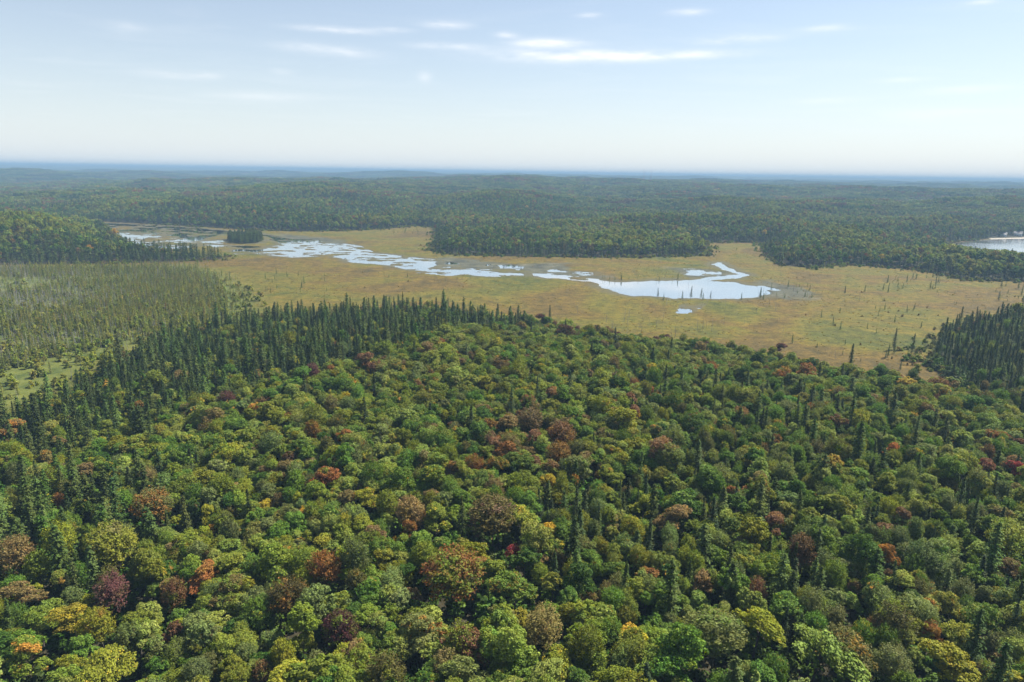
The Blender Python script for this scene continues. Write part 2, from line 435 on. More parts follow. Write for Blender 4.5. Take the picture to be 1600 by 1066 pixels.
def ground_material():
    m, nt, out = new_mat('forest_and_marsh_ground'); L = nt.links.new
    co = nd(nt, 'ShaderNodeAttribute', attribute_name='marsh'); we = nd(nt, 'ShaderNodeAttribute', attribute_name='wet'); mu = nd(nt, 'ShaderNodeAttribute', attribute_name='mud')
    fo = nd(nt, 'ShaderNodeAttribute', attribute_name='canopy'); gr = nd(nt, 'ShaderNodeAttribute', attribute_name='green')
    geo = nd(nt, 'ShaderNodeNewGeometry')

    def noise(scale, detail=5.0, rough=0.6, dist=0.0):
        n = nd(nt, 'ShaderNodeTexNoise'); n.inputs['Scale'].default_value = scale; n.inputs['Detail'].default_value = detail
        n.inputs['Roughness'].default_value = rough; n.inputs['Distortion'].default_value = dist
        L(geo.outputs['Position'], n.inputs['Vector']); return n
    big = noise(0.009, 6, 0.62, 1.0); mid = noise(0.06, 6, 0.65); fine = noise(0.55, 4, 0.7)
    r1 = ramp(nt, [(0.36, (0.070, 0.090, 0.014)), (0.44, (0.140, 0.128, 0.016)), (0.51, (0.165, 0.118, 0.018)), (0.57, (0.140, 0.078, 0.022)), (0.65, (0.095, 0.055, 0.024))])
    L(big.outputs['Fac'], r1.inputs[0])
    r2 = ramp(nt, [(0.36, (0.050, 0.065, 0.014)), (0.49, (0.125, 0.104, 0.016)), (0.64, (0.190, 0.142, 0.032))]); L(mid.outputs['Fac'], r2.inputs[0])
    c = mixc(nt, 0.42, r1.outputs[0], r2.outputs[0])
    rf = ramp(nt, [(0.3, (0.40, 0.42, 0.34)), (0.7, (0.86, 0.87, 0.74))]); L(fine.outputs['Fac'], rf.inputs[0])
    c = mixc(nt, 1.0, c, rf.outputs[0], 'MULTIPLY')
    tu = noise(0.16, 3, 0.75, 0.4); rt = ramp(nt, [(0.36, (0.62, 0.66, 0.6)), (0.5, (1, 1, 1)), (0.64, (1.32, 1.26, 1.15))]); L(tu.outputs['Fac'], rt.inputs[0])
    c = mixc(nt, 1.0, c, rt.outputs[0], 'MULTIPLY')
    rg = ramp(nt, [(0.38, (0.045, 0.064, 0.014)), (0.60, (0.105, 0.118, 0.024))]); L(mid.outputs['Fac'], rg.inputs[0])
    c = mixc(nt, gr.outputs['Fac'], c, rg.outputs[0])
    c = mixc(nt, we.outputs['Fac'], c, (0.075, 0.07, 0.04))
    rm = ramp(nt, [(0.35, (0.035, 0.038, 0.03)), (0.6, (0.085, 0.085, 0.055)), (0.75, (0.17, 0.16, 0.13))]); L(mid.outputs['Fac'], rm.inputs[0])
    c = mixc(nt, mu.outputs['Fac'], c, rm.outputs[0])
    fl = ramp(nt, [(0.3, (0.022, 0.020, 0.012)), (0.7, (0.05, 0.045, 0.024))]); L(mid.outputs['Fac'], fl.inputs[0])
    # very far woodland, too far to tell the trees apart
    nc = noise(0.03, 6, 0.7); nb = noise(0.0014, 5, 0.6)
    rc = ramp(nt, [(0.3, (0.018, 0.026, 0.012)), (0.5, (0.05, 0.062, 0.022)), (0.62, (0.075, 0.075, 0.028)), (0.75, (0.085, 0.058, 0.03))]); L(nc.outputs['Fac'], rc.inputs[0])
    rb = ramp(nt, [(0.35, (0.65, 0.75, 0.8)), (0.65, (1.2, 1.15, 1.0))]); L(nb.outputs['Fac'], rb.inputs[0])
    far = mixc(nt, 1.0, rc.outputs[0], rb.outputs[0], 'MULTIPLY')
    f = mixc(nt, fo.outputs['Fac'], fl.outputs[0], far)
    c = mixc(nt, co.outputs['Fac'], f, c)
    pb = nd(nt, 'ShaderNodeBsdfPrincipled'); pb.inputs['Roughness'].default_value = 0.95; pb.inputs['Specular IOR Level'].default_value = 0.15
    L(c, pb.inputs['Base Color'])
    bp = nd(nt, 'ShaderNodeBump'); bp.inputs['Strength'].default_value = 0.8; bp.inputs['Distance'].default_value = 0.6
    L(fine.outputs['Fac'], bp.inputs['Height']); L(bp.outputs[0], pb.inputs['Normal'])
    L(pb.outputs[0], out.inputs['Surface'])
    return m


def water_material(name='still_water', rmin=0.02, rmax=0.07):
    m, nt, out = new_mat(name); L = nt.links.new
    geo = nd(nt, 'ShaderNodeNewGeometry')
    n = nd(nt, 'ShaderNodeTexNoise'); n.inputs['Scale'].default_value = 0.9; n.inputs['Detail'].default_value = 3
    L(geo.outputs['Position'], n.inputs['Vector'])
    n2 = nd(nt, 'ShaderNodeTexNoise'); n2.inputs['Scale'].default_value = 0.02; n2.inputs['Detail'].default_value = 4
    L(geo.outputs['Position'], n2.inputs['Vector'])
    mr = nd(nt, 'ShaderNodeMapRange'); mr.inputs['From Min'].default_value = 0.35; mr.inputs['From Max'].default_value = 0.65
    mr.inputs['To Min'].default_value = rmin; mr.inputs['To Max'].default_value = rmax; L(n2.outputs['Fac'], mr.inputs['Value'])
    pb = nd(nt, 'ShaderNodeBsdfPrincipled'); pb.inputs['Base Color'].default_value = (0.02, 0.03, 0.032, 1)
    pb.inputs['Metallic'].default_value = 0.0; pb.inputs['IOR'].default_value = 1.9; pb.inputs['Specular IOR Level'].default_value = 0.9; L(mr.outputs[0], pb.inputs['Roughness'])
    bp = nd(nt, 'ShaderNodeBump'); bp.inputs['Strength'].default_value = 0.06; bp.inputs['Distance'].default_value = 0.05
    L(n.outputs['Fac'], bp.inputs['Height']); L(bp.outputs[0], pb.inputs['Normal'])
    gl = nd(nt, 'ShaderNodeBsdfGlossy'); gl.inputs['Color'].default_value = (1.0, 0.98, 0.94, 1); L(mr.outputs[0], gl.inputs['Roughness']); L(bp.outputs[0], gl.inputs['Normal'])  # whitish mirror layer puts the brightness of sun glitter into the water material
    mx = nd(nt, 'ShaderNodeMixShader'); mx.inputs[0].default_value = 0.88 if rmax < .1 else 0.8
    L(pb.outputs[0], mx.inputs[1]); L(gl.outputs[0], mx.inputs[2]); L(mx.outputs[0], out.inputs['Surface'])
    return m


# ------------------------------------------------------------------ mesh helpers
def mesh_np(name, V, F, mats=(), mat_idx=None, smooth_=False):
    """V (n,3); F list of (k-gon int arrays) as one array (m,k)"""
    me = bpy.data.meshes.new(name)
    V = np.asarray(V, np.float32); F = np.asarray(F, np.int32)
    k = F.shape[1]
    me.vertices.add(len(V)); me.vertices.foreach_set('co', V.ravel())
    me.loops.add(F.size); me.loops.foreach_set('vertex_index', F.ravel())
    me.polygons.add(len(F)); me.polygons.foreach_set('loop_start', np.arange(0, F.size, k, dtype=np.int32))
    if mat_idx is not None:
        me.polygons.foreach_set('material_index', np.asarray(mat_idx, np.int32))
    if smooth_:
        me.polygons.foreach_set('use_smooth', np.ones(len(F), bool))
    for m in mats:
        me.materials.append(m)
    me.update(calc_edges=True)
    return me


def obj(name, me, parent=None, loc=None):
    o = bpy.data.objects.new(name, me)
    COL.objects.link(o)
    if parent is not None:
        o.parent = parent
    if loc is not None:
        o.location = loc
    return o


def tag(o, label=None, cat=None, group=None, kind=None):
    if label: o['label'] = label
    if cat: o['category'] = cat
    if group: o['group'] = group
    if kind: o['kind'] = kind
    return o


# ------------------------------------------------------------------ the ground
def build_ground():
    az = np.radians(np.concatenate([np.arange(-180, -50, 4.0), np.arange(-50, -40, 0.5), np.arange(-40, 40, 0.095), np.arange(40, 50, 0.5), np.arange(50, 180, 4.0)]))
    rr = [0.0, 15, 30]
    r = 45.0
    while r < 60000:
        rr.append(r)
        step = 6 if r < 300 else 3.2 if r < 1120 else 5 if r < 1450 else r * 0.012
        r += step
    rr = np.array(rr[1:])
    A, RR = np.meshgrid(az, rr)
    x = (np.sin(A) * RR).ravel(); y = (np.cos(A) * RR).ravel()
    h, flat, lake, wet, mud = terrain(x, y, True)
    rad = np.hypot(x, y)
    # the last trees built one by one give way to a raised, rough sheet of far treetops
    can = smooth(7000, 8600, rad)
    h = h + can * (9 + 9 * fbm(x, y, 60, 77, 3))
    V = np.concatenate([np.stack([x, y, h], 1), [[0, 0, terrain([0.], [0.])[0]]]])
    nr, na = len(rr), len(az)
    i = np.arange(nr - 1)[:, None]; j = np.arange(na)[None, :]
    j2 = (j + 1) % na
    F = np.stack([i * na + j, i * na + j2, (i + 1) * na + j2, (i + 1) * na + j], -1).reshape(-1, 4)[:, ::-1]
    cidx = len(V) - 1
    cap = np.stack([np.full(na, cidx), np.arange(na), (np.arange(na) + 1) % na, (np.arange(na) + 1) % na], 1)[:, [0, 2, 1]]
    me = mesh_np('ground', V, F, [ground_material()], smooth_=True)
    for nm, a in (('marsh', smooth(-1.5, 1.5, np.maximum(flat, lake + 3))), ('wet', wet), ('mud', mud), ('canopy', can),
                  ('green', smooth(-10, 25, np.where(rad < 1500, sdf_safe(x, y, BOG), -99)))):
        at_ = me.attributes.new(nm, 'FLOAT', 'POINT')
        at_.data.foreach_set('value', np.append(a, 0).astype(np.float32))
    o = obj('ground', me)
    tag(o, 'rolling ground under the forest and the ochre marsh out to the horizon', kind='structure')


def sdf_safe(x, y, p):
    out = np.full(len(x), -500.0)
    lo, hi = p.min(0) - 60, p.max(0) + 60
    m = (x > lo[0]) & (x < hi[0]) & (y > lo[1]) & (y < hi[1])
    if m.any():
        out[m] = sdf(np.stack([x[m], y[m]], 1), p)
    return out


build_ground()
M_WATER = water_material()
M_LAKE = water_material('rippled_water', 0.13, 0.19)


def water_sheet(name, pts, z, label, mat):
    me = bpy.data.meshes.new(name)
    me.from_pydata([(a, b, z) for a, b in pts], [], [list(range(len(pts)))])
    me.materials.append(mat); me.update()
    if me.polygons[0].normal.z < 0:
        me.flip_normals()
    tag(obj(name, me), label, kind='structure')


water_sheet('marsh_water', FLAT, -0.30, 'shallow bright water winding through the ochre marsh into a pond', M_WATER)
water_sheet('lake_water', LAKE, -0.25, 'small blue lake behind the trees at the edge of the forest', M_LAKE)


# ------------------------------------------------------------------ tree shapes
def unit(v):
    return v / np.maximum(np.linalg.norm(v, axis=-1, keepdims=True), 1e-9)


def cards(C, N, S, g, T=None, wide=0.42, bend=0.2):
    """one small kite-shaped leaf spray per row: centre, facing, size, optional long axis"""
    n = len(C); N = unit(N)
    if T is None:
        T = g.normal(size=(n, 3))
    T = unit(T - (T * N).sum(1, keepdims=True) * N); B = np.cross(N, T)
    S = np.asarray(S, float).reshape(-1, 1) * np.ones((n, 1))
    a = C - T * S * 0.5; b = C + B * S * wide + T * S * 0.05; c = C + T * S * 0.55 - N * S * bend; d = C - B * S * wide + T * S * 0.05
    V = np.stack([a, b, c, d], 1).reshape(-1, 3)
    return V, np.arange(4 * n).reshape(-1, 4)


def tube(path, rad, sides=6):
    path = np.asarray(path, float); rad = np.asarray(rad, float)
    d = unit(np.gradient(path, axis=0)); V = []
    for p, t, r in zip(path, d, rad):
        u = np.cross(t, [0.31, 0.95, 0.1]); u = u / np.linalg.norm(u); w = np.cross(t, u)
        an = np.arange(sides) * 2 * math.pi / sides
        V.append(p + r * (np.cos(an)[:, None] * u + np.sin(an)[:, None] * w))
    V = np.concatenate(V); F = []
    for k in range(len(path) - 1):
        for s in range(sides):
            F.append((k * sides + s, k * sides + (s + 1) % sides, (k + 1) * sides + (s + 1) % sides, (k + 1) * sides + s))
    return V, np.array(F)


def join(parts):
    Vs, Fs, off = [], [], 0
    for V, F in parts:
        Vs.append(V); Fs.append(F + off); off += len(V)
    return np.concatenate(Vs), np.concatenate(Fs)


def dirs(n, g, zmin=-0.35):
    k = np.arange(n) + 0.5
    z = 1 - (1 - zmin) * k / n
    th = k * 2.39996 + g.uniform(0, 6.28)
    s = np.sqrt(np.maximum(1 - z * z, 0))
    return unit(np.stack([s * np.cos(th), s * np.sin(th), z], 1) + g.normal(size=(n, 3)) * 0.13)


def bole(g, h, r0, limbs=6, lo=0.45, reach=3.2):
    lean = g.normal(size=2) * 0.25
    zz = np.linspace(0, h, 6)
    path = np.stack([lean[0] * (zz / h) ** 1.5, lean[1] * (zz / h) ** 1.5, zz], 1)
    parts = [tube(path, np.interp(zz, [0, h * .08, h], [r0 * 1.35, r0, r0 * 0.18]), 7)]
    for k in range(limbs):
        z0 = h * (lo + (0.92 - lo) * k / max(limbs, 1)); a = k * 2.4 + g.uniform(0, 1)
        L_ = reach * g.uniform(0.7, 1.1) * (1.05 - 0.5 * k / limbs)
        t = np.linspace(0, 1, 4)
        p = np.stack([np.cos(a) * L_ * t, np.sin(a) * L_ * t, z0 + L_ * (0.5 * t + 0.35 * t * t)], 1)
        parts.append(tube(p, r0 * 0.42 * (1 - 0.8 * t), 4))
    return join(parts)


def maple_crown(g, H=17.0, Rc=4.3, K=44, M=95, size=0.46, subs=6):
    """broad crown of several uneven domes, each a heap of leafy clumps"""
    Hc = Rc * 1.2; cz = H - Hc
    P, N, S = [], [], []
    a0 = g.uniform(0, 6.28)
    for s_ in range(subs):
        if s_ == 0:
            c0 = np.array([g.normal() * .12 * Rc, g.normal() * .12 * Rc, cz + Hc * .36]); r0 = Rc * g.uniform(.48, .6)
        else:
            a = a0 + s_ * 6.283 / (subs - 1) + g.uniform(-.4, .4); q = Rc * g.uniform(.36, .82)
            c0 = np.array([q * math.cos(a), q * math.sin(a), cz + Hc * g.uniform(-.42, .30)]); r0 = Rc * g.uniform(.28, .56)
        k = max(5, int(K / subs * (r0 / (.45 * Rc)) ** 2))
        D = dirs(k, g, -0.30)
        CC = c0 + D * r0 * g.uniform(.62, 1.02, (k, 1)) * np.array([1, 1, .95])
        cr = Rc * g.uniform(0.15, 0.29, k)
        for c, d, r in zip(CC, D, cr):
            m = max(4, int(M * (r / (0.24 * Rc)) ** 2))
            n = unit(g.normal(size=(m, 3)) + d * 0.7 + np.array([0, 0, 0.45]))
            P.append(c + n * r * g.uniform(0.65, 1.15, (m, 1)) * np.array([1, 1, 0.75]))
            N.append(unit(n * 0.5 + np.array([0, 0, 0.55]) + g.normal(size=(m, 3)) * 0.42)); S.append(size * g.uniform(0.6, 1.35, m))
        mi = int(k * 6)
        n = unit(g.normal(size=(mi, 3)))
        P.append(c0 + n * r0 * g.uniform(0.25, 0.75, (mi, 1))); N.append(n + g.normal(size=(mi, 3)) * .3); S.append(size * g.uniform(1.5, 2.2, mi))
    return cards(np.concatenate(P), np.concatenate(N), np.concatenate(S), g)


def birch_crown(g, H=17.5, Rc=3.9, K=170, M=24, size=0.42):
    """feathery crown: fine upswept twigs, an even dome"""
    Hc = Rc * 1.5; cz = H - Hc
    D = dirs(K, g, -0.35)
    lob = 0.88 + 0.2 * g.random(K)
    P, N, S, T = [], [], [], []
    for d, l in zip(D, lob):
        tip = np.array([0, 0, cz]) + d * np.array([Rc, Rc, Hc]) * l
        ax = unit(d * np.array([1, 1, 0.6]) + np.array([0, 0, 0.85]))
        t = g.random((M, 1)) ** 0.8
        P.append(tip - ax * t * 1.9 * (Rc / 4) + g.normal(size=(M, 3)) * (0.12 + 0.30 * t) * (Rc / 4))
        T.append(ax + g.normal(size=(M, 3)) * 0.45); N.append(unit(g.normal(size=(M, 3)) + d * 0.7 + [0, 0, 0.3])); S.append(size * g.uniform(.6, 1.3, M))
    mi = K * 3
    n = unit(g.normal(size=(mi, 3)))
    P.append(np.array([0, 0, cz]) + n * np.array([Rc, Rc, Hc]) * g.uniform(0.3, 0.7, (mi, 1))); N.append(n); T.append(g.normal(size=(mi, 3))); S.append(size * g.uniform(1.6, 2.4, mi))
    return cards(np.concatenate(P), np.concatenate(N), np.concatenate(S), g, np.concatenate(T), 0.30)


def fir_crown(g, H=15.0, Rb=1.9, layers=50, per=10, sub=5, size=0.42, power=0.95, start=0.12, droop=0.35, rag=0.12):
    P, N, S, T = [], [], [], []
    for k in range(layers):
        f = (k + g.uniform(-.3, .3)) / layers
        z = H * (start + (0.985 - start) * f); rad = Rb * (1 - f) ** power * g.uniform(1 - rag, 1 + rag) + 0.12
        nb = max(3, int(per * (0.45 + 0.55 * (1 - f))))
        for b in range(nb):
            a = g.uniform(0, 6.283); L_ = rad * g.uniform(0.75, 1.12)
            t = (np.arange(sub) + g.random(sub)) / sub
            c = np.stack([np.cos(a) * L_ * t, np.sin(a) * L_ * t, z - droop * L_ * t ** 1.3 + g.normal(size=sub) * 0.08], 1) + g.normal(size=(sub, 3)) * [0.12, 0.12, 0.06]
            P.append(c); T.append(np.tile([math.cos(a), math.sin(a), -droop], (sub, 1)) + g.normal(size=(sub, 3)) * 0.45)
            N.append(np.tile([math.cos(a) * .25, math.sin(a) * .25, 1.0], (sub, 1)) + g.normal(size=(sub, 3)) * 0.35); S.append(size * g.uniform(0.7, 1.3, sub))
    P.append(np.array([[0, 0, H * 0.985], [0, 0, H * .96], [0, 0, H * .94]])); T.append(np.array([[0, 0, 1.], [0, 0, 1], [0, 0, 1]])); N.append(g.normal(size=(3, 3))); S.append(np.full(3, 0.6))
    return cards(np.concatenate(P), np.concatenate(N), np.concatenate(S), g, np.concatenate(T), 0.34, 0.15)


def pine_crown(g, H=18.0, Rb=3.0):
    """broad soft conifer: a full cone with ragged shelves of fine foliage"""
    return fir_crown(g, H, Rb, 30, 13, 9, 0.55, 0.62, 0.16, 0.15, 0.34)


def dead_wood(g, H=9.0, r0=0.12, twigs=10):
    zz = np.linspace(0, H, 5); b = g.normal(size=2) * 0.25
    parts = [tube(np.stack([b[0] * (zz / H) ** 2, b[1] * (zz / H) ** 2, zz], 1), np.interp(zz, [0, H], [r0 * 1.2, r0 * 0.25]), 5)]
    tw = []
    for k in range(twigs):
        z0 = H * g.uniform(0.3, 0.97); a = g.uniform(0, 6.28); L_ = g.uniform(0.35, 1.1) * (1.15 - z0 / H) + 0.15
        t = np.linspace(0, 1, 3)
        tw.append(tube(np.stack([np.cos(a) * L_ * t, np.sin(a) * L_ * t, z0 + L_ * t * g.uniform(-.25, .5)], 1), r0 * .3 * (1 - .7 * t), 3))
    return join(parts), join(tw)


G = np.random.default_rng(5)
PROTO = {}      # kind -> list of (crown mesh, trunk mesh, height, crown radius)


def add_proto(kind, crown, trunk, H, Rc, leaf, bark=None, cname='crown', tname='trunk'):
    cm = mesh_np(kind + '_' + cname, crown[0], crown[1], [leaf]); tm = mesh_np(kind + '_' + tname, trunk[0], trunk[1], [bark or M_BARK])
    full = join([crown, trunk])
    fm = mesh_np(kind + '_whole', full[0], full[1], [leaf, bark or M_BARK], np.concatenate([np.zeros(len(crown[1])), np.ones(len(trunk[1]))]))
    PROTO.setdefault(kind, []).append((cm, tm, fm, H, Rc))


for k in range(7):
    Rc = [4.2, 4.6, 3.7, 4.9, 4.0, 5.2, 3.5][k]; H = [17, 17.5, 16, 18, 16.5, 18, 15.5][k]
    add_proto('maple', maple_crown(G, H, Rc, 50 + int(Rc * 4), 74, 0.39 + 0.03 * (k % 3), 5 + k % 4), bole(G, H * 0.86, 0.24, 7, 0.42, Rc * 0.8), H, Rc, M_LEAF)
for k in range(4):
    Rc = [3.6, 4.2, 3.1, 4.7][k]; H = [17, 18, 16, 17.5][k]
    add_proto('birch', birch_crown(G, H, Rc, int(30 * Rc + 60), 22), bole(G, H * 0.9, 0.17, 7, 0.4, Rc * 0.7), H, Rc, M_LEAF)
for k in range(4):
    H = [15, 16.5, 13.5, 17][k]; Rb = [2.3, 2.6, 2.0, 3.0][k]
    add_proto('fir', fir_crown(G, H, Rb), bole(G, H * 0.96, 0.15, 0), H, Rb, M_NEEDLE)
for k in range(3):
    H = [18, 17, 19.5][k]; Rb = [2.9, 3.3, 2.6][k]
    add_proto('pine', pine_crown(G, H, Rb), bole(G, H * 0.95, 0.2, 0), H, Rb, M_NEEDLE)
for k in range(3):
    H = [9.5, 8.5, 10.5][k]
    add_proto('larch', fir_crown(G, H, 1.7, 20, 8, 4, 0.5, 0.7, 0.06, -0.1, 0.35), bole(G, H * 0.97, 0.07, 0), H, 1.7, M_LARCH)
for k in range(4):
    H = [9, 7.5, 10.5, 6.5][k]
    tr, tw = dead_wood(G, H, 0.13, 14 if k < 3 else 5)
    add_proto('dead', tw, tr, H, 0.6, M_DEAD, M_DEAD, 'branches')
# light versions for trees some hundred metres away
for k in range(4):
    Rc = [4.3, 4.8, 3.8, 4.4][k]; H = [16, 17, 15, 16.5][k]
    c = maple_crown(G, H, Rc, 34, 16, 0.9)
    add_proto('mapfar', c, bole(G, H * 0.8, 0.24, 0), H, Rc, M_LEAF)
for k in range(3):
    H = [15, 16.5, 13.5][k]; Rb = [1.9, 2.1, 1.6][k]
    add_proto('firfar', fir_crown(G, H, Rb, 18, 6, 3, 0.85), bole(G, H * 0.9, 0.15, 0), H, Rb, M_NEEDLE)


def grove(g, n, w, cardn, size):
    parts = []
    for k in range(n):
        ox, oy = g.uniform(-w / 2, w / 2, 2); s = g.uniform(.8, 1.15)
        if g.random() < 0.16:
            V, F = fir_crown(g, 16 * s, 2.1, 9, 5, 2, 1.5, .9, .1)
        else:
            V, F = maple_crown(g, 15.5 * s, 4.4 * s, 14, cardn, size, 4)
        parts.append((V + [ox, oy, 0], F))
    V, F = join(parts)
    return V, F


for k in range(4):
    gv = grove(G, 15, 27, 11, 1.7)
    add_proto('grove', gv, bole(G, 10, .3, 0), 17, 14, M_LEAF)
for k in range(3):
    gv = grove(G, 70, 64, 5, 2.6)
    add_proto('wood', gv, bole(G, 10, .3, 0), 17, 32, M_LEAF)
tuft = []
for k in range(3):
    n = 12
    P = G.normal(size=(n, 3)) * [0.45, 0.45, 0]; P[:, 2] = 0.3
    tuft.append(cards(P, G.normal(size=(n, 3)) * [1, 1, .25], G.uniform(.7, 1.2, n), G, np.tile([0, 0, 1.0], (n, 1)) + G.normal(size=(n, 3)) * .35, 0.16))
    add_proto('sedge', tuft[-1], tube([[0, 0, 0], [0, 0, .2]], [.05, .05], 3), .8, .5, M_GRASS)
for k in range(3):
    sh = maple_crown(G, 2.6, 1.5, 12, 14, 0.36, 3)
    add_proto('bush', sh, bole(G, 1.8, 0.05, 3, .3, .7), 2.6, 1.5, M_LEAF)

# ------------------------------------------------------------------ colours (real leaf colours)
COLS = {
    'deep green': (0.048, 0.098, 0.014), 'mid-green': (0.085, 0.152, 0.02), 'olive-green': (0.138, 0.176, 0.022), 'pale green': (0.175, 0.216, 0.042),
    'grey-green': (0.125, 0.16, 0.046), 'yellow-green': (0.172, 0.192, 0.018), 'golden-yellow': (0.34, 0.240, 0.024), 'orange': (0.40, 0.170, 0.035),
    'rust-orange': (0.205, 0.106, 0.026), 'red-brown': (0.140, 0.084, 0.034), 'scarlet': (0.22, 0.032, 0.028), 'maroon': (0.112, 0.052, 0.042), 'khaki-brown': (0.165, 0.128, 0.044),
    'dark blue-green': (0.036, 0.056, 0.018), 'dark green': (0.05, 0.074, 0.016), 'soft green': (0.072, 0.108, 0.024), 'bronze-green': (0.100, 0.100, 0.026),
    'sedge brown': (0.17, 0.125, 0.035), 'sedge olive': (0.13, 0.125, 0.03),
    'larch yellow-green': (0.190, 0.195, 0.040), 'larch green': (0.120, 0.145, 0.040),
}
MAPLE_MIX = [('olive-green', .25), ('mid-green', .20), ('pale green', .22), ('deep green', .09), ('yellow-green', .10), ('grey-green', .05), ('khaki-brown', .03),
             ('rust-orange', .012), ('red-brown', .012), ('golden-yellow', .006)]
BIRCH_MIX = [('mid-green', .28), ('grey-green', .24), ('olive-green', .28), ('bronze-green', .07), ('khaki-brown', .04), ('red-brown', .012), ('rust-orange', .012), ('yellow-green', .05)]
FIR_MIX = [('dark blue-green', .4), ('dark green', .6)]
PINE_MIX = [('dark green', .3), ('soft green', .5), ('deep green', .2)]
LARCH_MIX = [('larch yellow-green', .5), ('larch green', .48), ('khaki-brown', .02)]


def pick(mix):
    n = [a for a, _ in mix]; p = np.array([b for _, b in mix]); return n[rng.choice(len(n), p=p / p.sum())]


# ------------------------------------------------------------------ where trees stand
def jitter_grid(x0, x1, y0, y1, sp, jit=0.42):
    nx, ny = int((x1 - x0) / sp), int((y1 - y0) / sp)
    X, Y = np.meshgrid(np.arange(nx), np.arange(ny))
    X = X + 0.5 * (Y % 2)
    X = x0 + (X + rng.uniform(-jit, jit, X.shape)) * sp; Y = y0 + (Y + rng.uniform(-jit, jit, Y.shape)) * sp
    return np.stack([X.ravel(), Y.ravel()], 1)


def in_view(P, margin=7.0):
    a = np.degrees(np.arctan2(P[:, 0], P[:, 1]))
    return np.abs(a) < 37.0 + margin


CZ = 22.0    # level of the near treetops used to read the outlines of stands
Z_CONIFER = poly([(-80, 575), (60, 565), (170, 515), (300, 470), (420, 460), (560, 455), (620, 443), (700, 445), (830, 476), (815, 505), (710, 512), (650, 548), (560, 574), (430, 594), (330, 618), (265, 632), (215, 680), (150, 690), (-80, 690)], 12)
Z_CEDAR = poly([(-80, 680), (150, 680), (215, 675), (255, 710), (240, 770), (190, 840), (60, 860), (-80, 860)], CZ)
Z_MIDFIR = poly([(835, 735), (960, 700), (1120, 740), (1135, 880), (1060, 930), (940, 910), (840, 850)], CZ)
Z_RIGHT = poly([(980, 545), (1200, 560), (1640, 650), (1700, 760), (1640, 900), (1250, 880), (1130, 760), (990, 640)], CZ)
Z_RIGHTLOW = poly([(1000, 850), (1250, 860), (1700, 850), (1700, 1120), (1150, 1120)], CZ)
Z_STAND = poly([(1445, 555), (1470, 510), (1500, 490), (1640, 470), (1760, 470), (1760, 700), (1600, 655), (1520, 605)], 8)
Z_RUST = poly([(740, 610), (880, 600), (950, 650), (960, 720), (880, 720), (780, 680)], CZ)
Z_LEFTFRONT = poly([(-120, 395), (60, 392), (230, 388), (300, 384), (352, 398), (350, 410), (230, 414), (-120, 420)], 6)
Z_LEFTTIP = poly([(200, 384), (290, 378), (360, 395), (352, 410), (240, 414), (190, 408)], 6)

